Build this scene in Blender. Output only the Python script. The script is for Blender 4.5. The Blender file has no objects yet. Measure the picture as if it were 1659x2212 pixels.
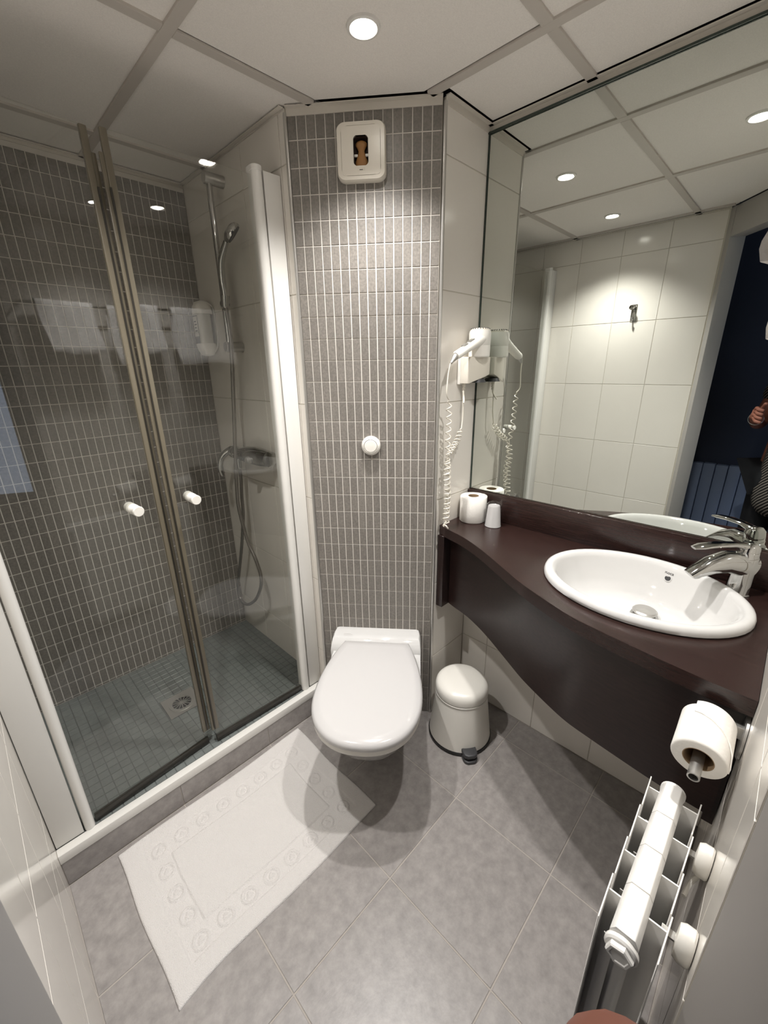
import bpy, bmesh, math, random
from mathutils import Vector, Matrix
random.seed(7)
S = bpy.context.scene
COL = S.collection
PI = math.pi

# ------------------------------------------------------------------ camera
F_PX, YAW, PITCH, ROLL, CAM_Z = 895.86, 44.673, -19.224, -0.9205, 1.4701
def cam_axes():
    y, p, r = (math.radians(a) for a in (YAW, PITCH, ROLL))
    F = Vector((math.cos(y)*math.cos(p), math.sin(y)*math.cos(p), math.sin(p)))
    R = F.cross(Vector((0, 0, 1))).normalized()
    U = R.cross(F)
    return F, R*math.cos(r)+U*math.sin(r), -R*math.sin(r)+U*math.cos(r)
CF, CR, CU = cam_axes()
CAM = Vector((0, 0, CAM_Z))
cd = bpy.data.cameras.new('camera')
cd.sensor_fit = 'HORIZONTAL'; cd.sensor_width = 36.0
cd.lens = F_PX/1659*36.0
cd.clip_start = 0.004; cd.clip_end = 50
cam = bpy.data.objects.new('camera', cd); COL.objects.link(cam)
M = Matrix((CR, CU, -CF)).transposed().to_4x4(); M.translation = CAM
cam.matrix_world = M
S.camera = cam
def px_size(p):                      # pixels per metre at a point, used to pick which tiles show largest
    d = (Vector(p)-CAM).dot(CF)
    return F_PX/d if d > 0.05 else 0

# ------------------------------------------------------------------ world, exposure
w = bpy.data.worlds.new('world'); S.world = w; w.use_nodes = True
w.node_tree.nodes['Background'].inputs[0].default_value = (0.30, 0.36, 0.5, 1)
w.node_tree.nodes['Background'].inputs[1].default_value = 0.02
S.view_settings.view_transform = 'Standard'
S.view_settings.look = 'None'
S.view_settings.gamma = 1.0
S.view_settings.use_curve_mapping = False
S.view_settings.exposure = 0.33
LAMP_W = 45.0
LAMP_COL = (1.0, 0.972, 0.94)
try:
    S.cycles.use_denoising = True
    S.cycles.max_bounces = 8; S.cycles.diffuse_bounces = 4; S.cycles.glossy_bounces = 5
    S.cycles.use_adaptive_sampling = True; S.cycles.adaptive_threshold = 0.06
    S.cycles.transparent_max_bounces = 16; S.cycles.transmission_bounces = 8
    S.cycles.sample_clamp_indirect = 0.0
    S.cycles.blur_glossy = 1.0
except Exception:
    pass

# added cool fill that brightens the corridor; no window stands behind it
ad = bpy.data.lights.new('corridor_fill', 'AREA'); ad.energy = 7.0; ad.color = (.66, .78, 1.0); ad.shape = 'RECTANGLE'; ad.size = 1.0; ad.size_y = 1.4
ao = bpy.data.objects.new('corridor_fill', ad); COL.objects.link(ao)
ao.location = (.55, -1.55, 1.3); ao.rotation_euler = (math.radians(90), 0, math.radians(35))

# ------------------------------------------------------------------ materials
MATS = {}
def lin(c):
    return tuple((x/255/12.92 if x/255 <= 0.04045 else ((x/255+0.055)/1.055)**2.4) for x in c)
def mat(name, rgb, rough=0.5, metal=0.0, noise=None, bump=None, coat=0.0, spec=0.5, emit=None, srgb=True):
    if name in MATS: return MATS[name]
    m = bpy.data.materials.new(name); m.use_nodes = True
    nt = m.node_tree; b = nt.nodes['Principled BSDF']
    c = lin(rgb) if srgb else rgb
    b.inputs['Base Color'].default_value = (*c, 1)
    b.inputs['Roughness'].default_value = rough
    b.inputs['Metallic'].default_value = metal
    b.inputs['Specular IOR Level'].default_value = spec
    b.inputs['Coat Weight'].default_value = coat
    b.inputs['Coat Roughness'].default_value = 0.05
    if emit:
        b.inputs['Emission Color'].default_value = (*emit[0], 1)
        b.inputs['Emission Strength'].default_value = emit[1]
    tc = None
    if noise or bump:
        geo = nt.nodes.new('ShaderNodeNewGeometry')
        tc = geo.outputs['Position']
    if noise:
        scale, amt = noise[0], noise[1]
        n = nt.nodes.new('ShaderNodeTexNoise'); n.inputs['Scale'].default_value = scale
        n.inputs['Detail'].default_value = 6; n.inputs['Roughness'].default_value = 0.65
        nt.links.new(tc, n.inputs['Vector'])
        r = nt.nodes.new('ShaderNodeValToRGB')
        r.color_ramp.elements[0].position = 0.3; r.color_ramp.elements[1].position = 0.7
        r.color_ramp.elements[0].color = (*[max(0, x*(1-amt)) for x in c], 1)
        r.color_ramp.elements[1].color = (*[min(1, x*(1+amt)) for x in c], 1)
        nt.links.new(n.outputs['Fac'], r.inputs['Fac'])
        out = r.outputs['Color']
        if len(noise) > 2:           # a slow variation from piece to piece
            oi = nt.nodes.new('ShaderNodeObjectInfo')
            mr = nt.nodes.new('ShaderNodeMapRange')
            mr.inputs['To Min'].default_value = 1-noise[2]; mr.inputs['To Max'].default_value = 1+noise[2]
            nt.links.new(oi.outputs['Random'], mr.inputs['Value'])
            mx = nt.nodes.new('ShaderNodeVectorMath'); mx.operation = 'SCALE'
            nt.links.new(out, mx.inputs[0]); nt.links.new(mr.outputs[0], mx.inputs['Scale'])
            out = mx.outputs[0]
        nt.links.new(out, b.inputs['Base Color'])
    if bump:
        n2 = nt.nodes.new('ShaderNodeTexNoise'); n2.inputs['Scale'].default_value = bump[0]
        n2.inputs['Detail'].default_value = 4
        nt.links.new(tc, n2.inputs['Vector'])
        bp = nt.nodes.new('ShaderNodeBump'); bp.inputs['Strength'].default_value = bump[1]
        bp.inputs['Distance'].default_value = bump[2] if len(bump) > 2 else 0.002
        nt.links.new(n2.outputs['Fac'], bp.inputs['Height'])
        nt.links.new(bp.outputs[0], b.inputs['Normal'])
    MATS[name] = m
    return m
def glass_mat(name, tint, rough=0.0, ior=1.5):
    m = bpy.data.materials.new(name); m.use_nodes = True
    nt = m.node_tree; nt.nodes.remove(nt.nodes['Principled BSDF'])
    o = nt.nodes['Material Output']
    t = nt.nodes.new('ShaderNodeBsdfTransparent'); t.inputs[0].default_value = (*tint, 1)
    g = nt.nodes.new('ShaderNodeBsdfGlossy'); g.inputs['Roughness'].default_value = rough
    lw = nt.nodes.new('ShaderNodeLayerWeight'); lw.inputs['Blend'].default_value = .5
    pw = nt.nodes.new('ShaderNodeMath'); pw.operation = 'POWER'; pw.inputs[1].default_value = 5
    nt.links.new(lw.outputs['Facing'], pw.inputs[0])
    f0 = ((ior-1)/(ior+1))**2                       # Schlick reflectance of one face of the pane
    fr = nt.nodes.new('ShaderNodeMath'); fr.operation = 'MULTIPLY_ADD'
    fr.inputs[1].default_value = 1-f0; fr.inputs[2].default_value = f0
    nt.links.new(pw.outputs[0], fr.inputs[0])
    mx = nt.nodes.new('ShaderNodeMixShader')
    nt.links.new(fr.outputs[0], mx.inputs[0]); nt.links.new(t.outputs[0], mx.inputs[1])
    nt.links.new(g.outputs[0], mx.inputs[2]); nt.links.new(mx.outputs[0], o.inputs[0])
    MATS[name] = m
    return m
def wood_mat(name, rgb, rough):
    m = bpy.data.materials.new(name); m.use_nodes = True
    nt = m.node_tree; b = nt.nodes['Principled BSDF']; c = lin(rgb)
    geo = nt.nodes.new('ShaderNodeNewGeometry')
    mp = nt.nodes.new('ShaderNodeMapping'); mp.inputs['Scale'].default_value = (60, 4, 60)
    nt.links.new(geo.outputs['Position'], mp.inputs['Vector'])
    n = nt.nodes.new('ShaderNodeTexNoise'); n.inputs['Scale'].default_value = 3; n.inputs['Detail'].default_value = 6
    nt.links.new(mp.outputs[0], n.inputs['Vector'])
    r = nt.nodes.new('ShaderNodeValToRGB')
    r.color_ramp.elements[0].position = .3; r.color_ramp.elements[1].position = .75
    r.color_ramp.elements[0].color = (*[x*.7 for x in c], 1); r.color_ramp.elements[1].color = (*[x*1.35 for x in c], 1)
    nt.links.new(n.outputs['Fac'], r.inputs['Fac']); nt.links.new(r.outputs[0], b.inputs['Base Color'])
    b.inputs['Roughness'].default_value = rough
    bp = nt.nodes.new('ShaderNodeBump'); bp.inputs['Strength'].default_value = .08; bp.inputs['Distance'].default_value = .001
    nt.links.new(n.outputs['Fac'], bp.inputs['Height']); nt.links.new(bp.outputs[0], b.inputs['Normal'])
    MATS[name] = m
    return m
def stripe_mat(name):
    m = bpy.data.materials.new(name); m.use_nodes = True
    nt = m.node_tree; b = nt.nodes['Principled BSDF']
    tc = nt.nodes.new('ShaderNodeTexCoord')
    mp = nt.nodes.new('ShaderNodeMapping'); mp.inputs['Rotation'].default_value = (math.radians(38), math.radians(20), 0)
    nt.links.new(tc.outputs['Object'], mp.inputs['Vector'])
    wv = nt.nodes.new('ShaderNodeTexWave'); wv.wave_type = 'BANDS'; wv.bands_direction = 'Z'
    wv.inputs['Scale'].default_value = 22; wv.inputs['Distortion'].default_value = 0.6
    nt.links.new(mp.outputs[0], wv.inputs['Vector'])
    r = nt.nodes.new('ShaderNodeValToRGB'); r.color_ramp.interpolation = 'LINEAR'
    r.color_ramp.elements[0].position = .62; r.color_ramp.elements[1].position = .8
    r.color_ramp.elements[0].color = (.006, .005, .005, 1); r.color_ramp.elements[1].color = (.32, .28, .25, 1)
    nt.links.new(wv.outputs['Fac'], r.inputs['Fac']); nt.links.new(r.outputs[0], b.inputs['Base Color'])
    b.inputs['Roughness'].default_value = .85
    MATS[name] = m
    return m
mat('wall_tile', (228, 223, 215), rough=0.16, noise=(3, .02, .015))
mat('wall_grout', (196, 190, 178), rough=0.8)
mat('mosaic', (123, 118, 112), rough=0.38, noise=(150, .26, .08), bump=(240, .12, .001))
mat('mosaic_grout', (217, 212, 204), rough=0.85)
mat('floor_tile', (150, 145, 142), rough=0.34, noise=(30, .20, .03), bump=(90, .12, .002))
mat('floor_grout', (174, 167, 160), rough=0.9)
mat('tray_tile', (116, 121, 119), rough=0.22, noise=(60, .08, .05))
mat('tray_grout', (88, 92, 90), rough=0.7)
mat('ceiling_tile', (236, 231, 225), rough=0.9, noise=(420, .07), bump=(500, .25, .001))
mat('ceiling_bar', (196, 189, 181), rough=0.55)
mat('white_trim', (208, 202, 192), rough=0.4)
mat('white_paint', (214, 210, 203), rough=0.35)
mat('jamb_paint', (176, 172, 168), rough=0.5)
mat('white_metal', (226, 224, 219), rough=0.25)
mat('ceramic', (208, 207, 205), rough=0.06, coat=.3)
mat('seat_plastic', (198, 196, 195), rough=0.14)
mat('white_plastic', (232, 229, 222), rough=0.3)
mat('cream_plastic', (222, 216, 204), rough=0.28)
mat('bin_metal', (232, 229, 221), rough=0.3)
mat('black_rubber', (22, 22, 23), rough=0.5)
mat('dark_grey', (58, 58, 60), rough=0.45)
mat('chrome', (190, 190, 188), rough=0.05, metal=1.0)
mat('brushed', (196, 194, 190), rough=0.34, metal=0.85)
mat('aluminium', (188, 187, 184), rough=0.32, metal=0.9)
mat('hose', (150, 146, 142), rough=0.28, metal=0.9)
mat('mirror_glass', (220, 224, 219), rough=0.0, metal=1.0)
mat('mirror_edge', (52, 62, 56), rough=0.2)
mat('paper', (233, 230, 224), rough=0.95, bump=(140, .35, .002))
mat('card', (150, 126, 98), rough=0.9)
mat('terry', (224, 220, 217), rough=1.0, bump=(420, .8, .004), spec=0.1)
mat('towel', (244, 241, 238), rough=1.0, bump=(300, .5, .003), spec=0.1)
mat('seal', (106, 99, 84), rough=0.3)
mat('seal_dark', (40, 37, 31), rough=0.35)
mat('bottle', (196, 194, 184), rough=0.2)
mat('label', (205, 202, 192), rough=0.6)
mat('ink', (52, 50, 50), rough=0.6)
mat('duct_brown', (150, 106, 58), rough=0.6)
mat('duct_dark', (52, 34, 24), rough=0.8)
mat('radiator', (232, 230, 226), rough=0.3)
mat('blue_wall', (66, 72, 92), rough=0.7)
mat('blue_radiator', (156, 172, 208), rough=0.4)
mat('corridor_floor', (60, 56, 54), rough=0.7)
mat('corridor_ceiling', (60, 62, 70), rough=0.9)
mat('skin', (172, 112, 94), rough=0.55)
mat('hair', (44, 32, 26), rough=0.6)
mat('trousers', (30, 31, 36), rough=0.9)
mat('phone', (24, 24, 26), rough=0.2)
mat('lamp_glow', (255, 244, 225), rough=0.5, emit=((1.0, .95, .88), 30.0))
glass_mat('shower_glass', (.958, .962, .95))
glass_mat('film', (.93, .93, .93), rough=.12, ior=1.7)
wood_mat('wenge', (43, 28, 25), 0.27)
wood_mat('wenge_dark', (38, 26, 24), 0.28)
stripe_mat('stripes')

# ------------------------------------------------------------------ mesh helpers
def obj(name, me, m, parent=None, loc=None, label=None, kind=None, smooth=False):
    o = bpy.data.objects.new(name, me); COL.objects.link(o)
    if m is not None and not me.materials: me.materials.append(MATS[m] if isinstance(m, str) else m)
    if loc is not None: o.location = loc
    if parent is not None:
        o.parent = parent
        o.matrix_parent_inverse = parent.matrix_basis.inverted()
    if label: o['label'] = label
    if kind: o['kind'] = kind
    if smooth:
        for p in me.polygons: p.use_smooth = True
    return o
def mesh(vs, fs):
    me = bpy.data.meshes.new('m'); me.from_pydata([tuple(v) for v in vs], [], fs); me.update(); return me
def bm_mesh(bm):
    bmesh.ops.recalc_face_normals(bm, faces=bm.faces)
    me = bpy.data.meshes.new('m'); bm.to_mesh(me); bm.free(); return me
def smooth_by_angle(me, ang=40):
    for p in me.polygons: p.use_smooth = True
    bm = bmesh.new(); bm.from_mesh(me)
    a = math.radians(ang)
    for e in bm.edges:
        if len(e.link_faces) == 2 and e.calc_face_angle(0) > a: e.smooth = False
    bm.to_mesh(me); bm.free()
    return me
def tag(o, label, cat=None, group=None, kind=None):
    o['label'] = label
    if cat: o['category'] = cat
    if group: o['group'] = group
    if kind: o['kind'] = kind
    return o
def thing(name, label, cat, loc=(0, 0, 0), group=None, kind=None):
    e = bpy.data.objects.new(name, None); e.empty_display_size = .05
    e.location = loc; COL.objects.link(e)
    return tag(e, label, cat, group, kind)
class MB:
    def __init__(s): s.v = []; s.f = []
    def add(s, vs, fs):
        o = len(s.v); s.v += [Vector(v) for v in vs]; s.f += [[o+i for i in f] for f in fs]; return s
    def box(s, x0, x1, y0, y1, z0, z1, mtx=None):
        vs = [Vector((x, y, z)) for z in (z0, z1) for y in (y0, y1) for x in (x0, x1)]
        if mtx is not None: vs = [mtx @ v for v in vs]
        return s.add(vs, [(0, 2, 3, 1), (4, 5, 7, 6), (0, 1, 5, 4), (2, 6, 7, 3), (0, 4, 6, 2), (1, 3, 7, 5)])
    def loft(s, rings, close=False, cap0=True, cap1=True):
        n = len(rings[0]); vs = [v for r in rings for v in r]; fs = []
        m = len(rings)
        for i in range(m if close else m-1):
            a, b = i*n, ((i+1) % m)*n
            for j in range(n): fs.append((a+j, a+(j+1) % n, b+(j+1) % n, b+j))
        if not close:
            if cap0: fs.append(tuple(range(n))[::-1])
            if cap1: fs.append(tuple((m-1)*n+j for j in range(n)))
        return s.add(vs, fs)
    def lathe(s, prof, c=(0, 0, 0), axis=(0, 0, 1), n=32, cap0=True, cap1=True):
        ax = Vector(axis).normalized(); u = ax.orthogonal().normalized(); w_ = ax.cross(u); c = Vector(c)
        return s.loft([[c+ax*z+(u*math.cos(2*PI*j/n)+w_*math.sin(2*PI*j/n))*max(r, 1e-5) for j in range(n)] for r, z in prof], False, cap0, cap1)
    def tube(s, pts, r, n=10, closed=False):
        pts = [Vector(p) for p in pts]; m = len(pts); rings = []
        t0 = (pts[1]-pts[0]).normalized(); u = t0.orthogonal().normalized()
        for i, p in enumerate(pts):
            a = pts[max(i-1, 0)]; b = pts[min(i+1, m-1)]; t = (b-a).normalized()
            u = (u-t*u.dot(t)); u = u.normalized() if u.length > 1e-6 else t.orthogonal().normalized()
            w_ = t.cross(u); rr = r[i] if isinstance(r, (list, tuple)) else r
            rings.append([p+(u*math.cos(2*PI*j/n)+w_*math.sin(2*PI*j/n))*rr for j in range(n)])
        return s.loft(rings)
    def prism(s, poly, z0, z1):
        n = len(poly)
        vs = [Vector((x, y, z0)) for x, y in poly]+[Vector((x, y, z1)) for x, y in poly]
        fs = [tuple(range(n))[::-1], tuple(range(n, 2*n))]+[(i, (i+1) % n, n+(i+1) % n, n+i) for i in range(n)]
        return s.add(vs, fs)
    def xf(s, m):
        s.v = [m @ v for v in s.v]; return s
    def me(s, bevel=0, seg=2, ang=40, smooth=True):
        bm = bmesh.new(); bv = [bm.verts.new(v) for v in s.v]
        for f in s.f:
            try: bm.faces.new([bv[i] for i in f])
            except ValueError: pass
        bmesh.ops.remove_doubles(bm, verts=bm.verts, dist=1e-6)
        bmesh.ops.recalc_face_normals(bm, faces=bm.faces)
        if bevel > 0:
            es = [e for e in bm.edges if len(e.link_faces) == 2 and e.calc_face_angle(0) > math.radians(35)]
            bmesh.ops.bevel(bm, geom=es, offset=bevel, segments=seg, affect='EDGES', profile=.5, clamp_overlap=True)
        me = bpy.data.meshes.new('m'); bm.to_mesh(me); bm.free()
        if smooth: smooth_by_angle(me, ang)
        return me
def spline(pts, k=8):
    P_ = [Vector(p) for p in pts]; out = []
    for i in range(len(P_)-1):
        a = P_[max(i-1, 0)]; b = P_[i]; c = P_[i+1]; d = P_[min(i+2, len(P_)-1)]
        for j in range(k):
            t = j/k
            out.append(.5*((2*b)+(c-a)*t+(2*a-5*b+4*c-d)*t*t+(3*b-a-3*c+d)*t**3))
    out.append(P_[-1]); return out
def basis(o, ux, uy, uz):
    m = Matrix((Vector(ux), Vector(uy), Vector(uz))).transposed().to_4x4(); m.translation = Vector(o); return m
_tile_cache = {}
def tile_mesh(w_, h_, d, c, m):
    k = (round(w_, 4), round(h_, 4), d, c, m)
    if k not in _tile_cache:
        x, y = w_/2, h_/2
        vs = [(-x, -y, 0), (x, -y, 0), (x, y, 0), (-x, y, 0),
              (-x, -y, d-c), (x, -y, d-c), (x, y, d-c), (-x, y, d-c),
              (-x+c, -y+c, d), (x-c, -y+c, d), (x-c, y-c, d), (-x+c, y-c, d)]
        fs = [(0, 1, 5, 4), (1, 2, 6, 5), (2, 3, 7, 6), (3, 0, 4, 7), (4, 5, 9, 8), (5, 6, 10, 9), (6, 7, 11, 10), (7, 4, 8, 11), (8, 9, 10, 11)]
        me = mesh(vs, fs); me.materials.append(MATS[m]); _tile_cache[k] = me
    return _tile_cache[k]
def cuts(a, b, p0, pitch):
    """joint positions within [a, b] for joints at p0 + k*pitch"""
    k = math.ceil((a-p0)/pitch-1e-6); out = [a]
    while p0+k*pitch < b-1e-6:
        v = p0+k*pitch
        if v > a+1e-6: out.append(v)
        k += 1
    out.append(b); return out
def tiles(parent, o, ux, uy, nrm, us, vs_, gap, depth, cham, m, name='tile', limit=300, skip=None, jitter=0.0):
    """lay tiles on the plane through o spanned by ux, uy; joints at us, vs_; tops stand `depth` along nrm"""
    ux, uy, nrm, o = Vector(ux), Vector(uy), Vector(nrm), Vector(o)
    cells = []
    for i in range(len(us)-1):
        for j in range(len(vs_)-1):
            w_, h_ = us[i+1]-us[i]-gap, vs_[j+1]-vs_[j]-gap
            if w_ < .004 or h_ < .004: continue
            cu, cv = (us[i]+us[i+1])/2, (vs_[j]+vs_[j+1])/2
            if skip and skip(cu, cv): continue
            p = o+ux*cu+uy*cv
            d = p-CAM; x = d.dot(CF)
            vis = x > .05 and abs(d.dot(CR)/x) < .96 and abs(d.dot(CU)/x) < 1.26
            area = w_*h_*px_size(p)**2*abs(nrm.dot(d.normalized())) if vis else 0
            cells.append((area, p, w_, h_))
    cells.sort(key=lambda t: -t[0])
    rest = MB()
    for n, (area, p, w_, h_) in enumerate(cells):
        e = (random.random()-.5)*jitter
        mt = basis(p+nrm*e, ux, uy, nrm)
        me = tile_mesh(w_, h_, depth, cham, m)
        if n < limit:
            t = bpy.data.objects.new(name, me); COL.objects.link(t)
            t.matrix_basis = mt; t.parent = parent
            t.matrix_parent_inverse = parent.matrix_basis.inverted()
        else:
            rest.add([mt @ v.co for v in me.vertices], [tuple(q.vertices) for q in me.polygons])
    if rest.v:
        me = mesh(rest.v, rest.f)
        obj(name+'_field', me, m, parent, kind='stuff')
def struct(name, me, m, label=None):
    o = obj(name, me, m); o['kind'] = 'structure'
    if label: o['label'] = label
    return o

# ------------------------------------------------------------------ room dimensions
H = 2.1813
XL, XM, YB, YN, YC = -0.1016, 1.410, 0.8945, -0.062, 1.268
XS, YS = 0.885, 1.995
PLt, PRt = Vector((0.8914, 1.2546, 0)), Vector((1.1747, 0.9038, 0))
PD = (PRt-PLt).normalized(); PN = Vector((-0.7779, -0.6284, 0)); PN = Vector((PD.y, -PD.x, 0))
if PN.x > 0: PN = -PN
PW = (PRt-PLt).length
ZT = 0.125                                            # shower tray level
DA, DB = Vector((XL, 0.455, 0)), Vector((0.50, YN, 0))     # the doorway line
DD = (DB-DA).normalized(); DN = Vector((-DD.y, DD.x, 0))   # towards the room
if DN.x < 0: DN = -DN
T = 0.002                                             # tile stands proud of its grout
ZR, ZP = 0.30, 0.35                                   # white tile joints
zj = cuts(0, H, ZR, ZP)

# ------------------------------------------------------------------ floor
fl = struct('floor', MB().prism([(XL-.02, .455), (.50, YN-.02), (XM+.02, YN-.02), (XM+.02, YB+.02), (PRt.x+.02, YB+.02), (PRt.x+.02, PRt.y), (XS+.02, PLt.y+.02), (XS+.02, YC+.03), (XL-.02, YC+.03)], -.03, -.0015).me(smooth=False), 'floor_grout', 'grey stoneware tiled bathroom floor')
fu = cuts(XL, XM, .5879, .3468); fv = cuts(YN, YC, .581, .3468)
def clip_poly(poly, p, n):
    out = []
    for i in range(len(poly)):
        a, b = poly[i], poly[(i+1) % len(poly)]
        da, db = (a-p).dot(n), (b-p).dot(n)
        if da >= 0: out.append(a)
        if da*db < 0: out.append(a+(b-a)*(da/(da-db)))
    return out
for i in range(len(fu)-1):
    for j in range(len(fv)-1):
        g = .002
        poly = [Vector((fu[i]+g, fv[j]+g, 0)), Vector((fu[i+1]-g, fv[j]+g, 0)), Vector((fu[i+1]-g, fv[j+1]-g, 0)), Vector((fu[i]+g, fv[j+1]-g, 0))]
        poly = clip_poly(poly, DA, DN)
        if len(poly) < 3: continue
        c = sum(poly, Vector())/len(poly)
        vs = [q-c+Vector((0, 0, -.003)) for q in poly]+[q-c for q in poly]
        vs2 = vs[:len(poly)]+[Vector((q.x, q.y, -.0006)) for q in vs[len(poly):]]+[Vector((q.x*(1-.0012/max(.01, q.length)), q.y*(1-.0012/max(.01, q.length)), 0)) for q in vs[len(poly):]]
        n = len(poly)
        fs = [(k, (k+1) % n, n+(k+1) % n, n+k) for k in range(n)]+[(n+k, n+(k+1) % n, 2*n+(k+1) % n, 2*n+k) for k in range(n)]+[tuple(range(2*n, 3*n))]
        obj('tile', mesh(vs2, fs), 'floor_tile', fl, loc=c)
# ------------------------------------------------------------------ walls
def wall(name, a, b, n, z0, z1, us, vs_, m, mg, gap, label, limit=300, cham=.0008, thick=.06):
    a, b = Vector(a), Vector(b); d = (b-a); L = d.length; d.normalize(); n = Vector(n)
    o = a-n*T
    me = MB().box(0, L, 0, 1, 0, z1-z0)
    me = MB(); me.box(0, L, 0, z1-z0, -thick, 0, basis(Vector((o.x, o.y, z0)), d, (0, 0, 1), d.cross(Vector((0, 0, 1)))))
    up = d.cross(Vector((0, 0, 1)))
    if up.dot(n) < 0:                                  # flip so that the slab lies behind the face
        me = MB(); me.box(0, L, 0, z1-z0, 0, thick, basis(Vector((o.x, o.y, z0)), d, (0, 0, 1), up))
    wl = struct(name, me.me(smooth=False), mg, label)
    if us:
        if d.cross(Vector((0, 0, 1))).dot(n) > 0:
            tiles(wl, o+Vector((0, 0, 0)), d, (0, 0, 1), n, us, vs_, gap, T, cham, m, limit=limit)
        else:
            L2 = [L-u for u in us][::-1]
            tiles(wl, Vector((b.x, b.y, 0))-n*T, -d, (0, 0, 1), n, L2, vs_, gap, T, cham, m, limit=limit)
    return wl
# left wall (seen in the mirror); runs from the doorway into the shower
wall('wall_left', (XL, .455, 0), (XL, YS+.05, 0), (1, 0, 0), 0, H, cuts(0, YS-.455, 1.16-.455, .233), zj, 'wall_tile', 'wall_grout', .003, 'white glazed tile wall opposite the mirror')
wall('wall_right', (XM, YN-.06, 0), (XM, YB+.05, 0), (-1, 0, 0), 0, H, [u+.06 for u in cuts(0, YB-YN, .296-YN, .235)], cuts(0, H, ZR, ZP), 'wall_tile', 'wall_grout', .003, 'white glazed tile wall behind the mirror and vanity')
wall('wall_back', (1.1815, YB, 0), (XM+.06, YB, 0), (0, -1, 0), 0, H, [.001, XM-1.1815], zj, 'wall_tile', 'wall_grout', .003, 'narrow white tile wall between grey panel and mirror')
wall('wall_front', (DB.x, YN, 0), (XM+.06, YN, 0), (0, 1, 0), 0, H, cuts(0, XM-DB.x, .09, .235), zj, 'wall_tile', 'wall_grout', .003, 'white glazed tile wall behind the radiator')
wall('wall_shower_side', (XS, PLt.y-.0, 0), (XS, YS+.05, 0), (-1, 0, 0), 0, H, cuts(0, YS-PLt.y, (YS-PLt.y), .235), zj, 'wall_tile', 'wall_grout', .003, 'white tile wall inside the shower carrying the rail')
nc = 16
wp = wall('wall_toilet', PLt, PRt, PN, 0, H, [PW*k/nc for k in range(nc+1)], [z for z in cuts(0, 2.168, 0, .0679)], 'mosaic', 'mosaic_grout', .0034, 'grey mosaic panel behind the toilet', cham=.0006, thick=.03)
Lw = XS-XL
wall('wall_shower_back', (XL, YS, 0), (XS, YS, 0), (0, -1, 0), 0, H, cuts(0, Lw, Lw, .0282), cuts(ZT, 2.155, .0, .0679), 'mosaic', 'mosaic_grout', .0034, 'grey mosaic wall at the back of the shower', cham=.0006)

# metal edge profiles of the mosaic panel, white wall angles under the ceiling
for k, p in enumerate((PLt, Vector((1.1765, .9000, 0)))):
    sgn = -1 if k == 0 else 1
    b = MB(); b.lathe([(.0058, 0), (.0058, H-.012)], c=p+PD*sgn*.004+PN*.0005, n=14)
    struct('trim_%d' % (k+1), b.me(), 'brushed', 'slim metal edge profile beside the grey mosaic panel')
def angle_trim(n, a, b, nrm, z=H, h=.02):
    a, b, nrm = Vector(a), Vector(b), Vector(nrm)
    d = (b-a).normalized(); L = (b-a).length; mt = basis((a.x, a.y, z), d, nrm, (0, 0, 1))
    me = MB().box(0, L, 0, .003, -h, 0, mt).box(0, L, 0, .016, -.003, -.0005, mt)
    struct('trim_%d' % n, me.me(smooth=False), 'white_trim', 'white ceiling edge angle along the wall top')
angle_trim(3, PLt, PRt, PN); angle_trim(4, (PRt.x, YB, 0), (XM, YB, 0), (0, -1, 0))
angle_trim(5, (XM-.001, YB, 0), (XM-.001, YN, 0), (-1, 0, 0)); angle_trim(6, (XS, YS, 0), (XS, PLt.y, 0), (-1, 0, 0), h=.006)
angle_trim(7, (XL, YS, 0), (XS, YS, 0), (0, -1, 0), h=.012); angle_trim(8, (XL, .455, 0), (XL, YS, 0), (1, 0, 0), h=.006)
angle_trim(9, (DB.x, YN, 0), (XM, YN, 0), (0, 1, 0))

# ------------------------------------------------------------------ ceiling: lay-in tiles on T-bars
cA, cB = .5416, 1.185
ce = struct('ceiling', MB().box(XL-.1, XM+.1, YN-.1, YS+.1, H+.05, H+.09).me(smooth=False), 'duct_dark', 'suspended ceiling of white mineral tiles')
cus = [XL, cA-.6, cA, cA+.6, XM-.0155]; cvs = [YN, cB-1.2, cB-.6, cB, cB+.6, YS]
for i in range(4):
    for j in range(5):
        x0, x1, y0, y1 = cus[i], cus[i+1], cvs[j], cvs[j+1]
        e = .004; e2 = .0158 if (i == 2 and j == 2) else e
        poly = [Vector((x0+e, y0+e, 0)), Vector((x1-e2, y0+e, 0)), Vector((x1-e2, y1-e2, 0)), Vector((x0+e, y1-e2, 0))]
        poly = clip_poly(poly, DA+DN*.002, DN)
        if len(poly) < 3: continue
        if i == 2 and j == 2: poly = clip_poly(poly, PRt+PN*.0205, PN)
        if len(poly) < 3: continue
        if x0 > .8 and y1 > YB:  poly = clip_poly(poly, Vector((0, YB-.0195, 0)), Vector((0, -1, 0)))
        if len(poly) < 3: continue
        c = sum(poly, Vector())/len(poly); c.z = H+.003
        t = MB().prism([(q.x-c.x, q.y-c.y) for q in poly], 0, .014)
        obj('ceiling_tile', t.me(smooth=False), 'ceiling_tile', ce, loc=c)
bw = .0135
def bar(x0, x1, y0, y1):
    c = Vector(((x0+x1)/2, (y0+y1)/2, H))
    obj('grid_bar', MB().box(x0-c.x, x1-c.x, y0-c.y, y1-c.y, -.003, .004).me(bevel=.0006, seg=1, smooth=False), 'ceiling_bar', ce, loc=c)
def ymax(x): return YS if x < XS else (YB if x > PRt.x else PLt.y+(x-PLt.x)*(PRt.y-PLt.y)/(PRt.x-PLt.x)-.02)
def ymin(x): return max(YN, DA.y+(x-DA.x)*(DB.y-DA.y)/(DB.x-DA.x)) if x < DB.x else YN
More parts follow.
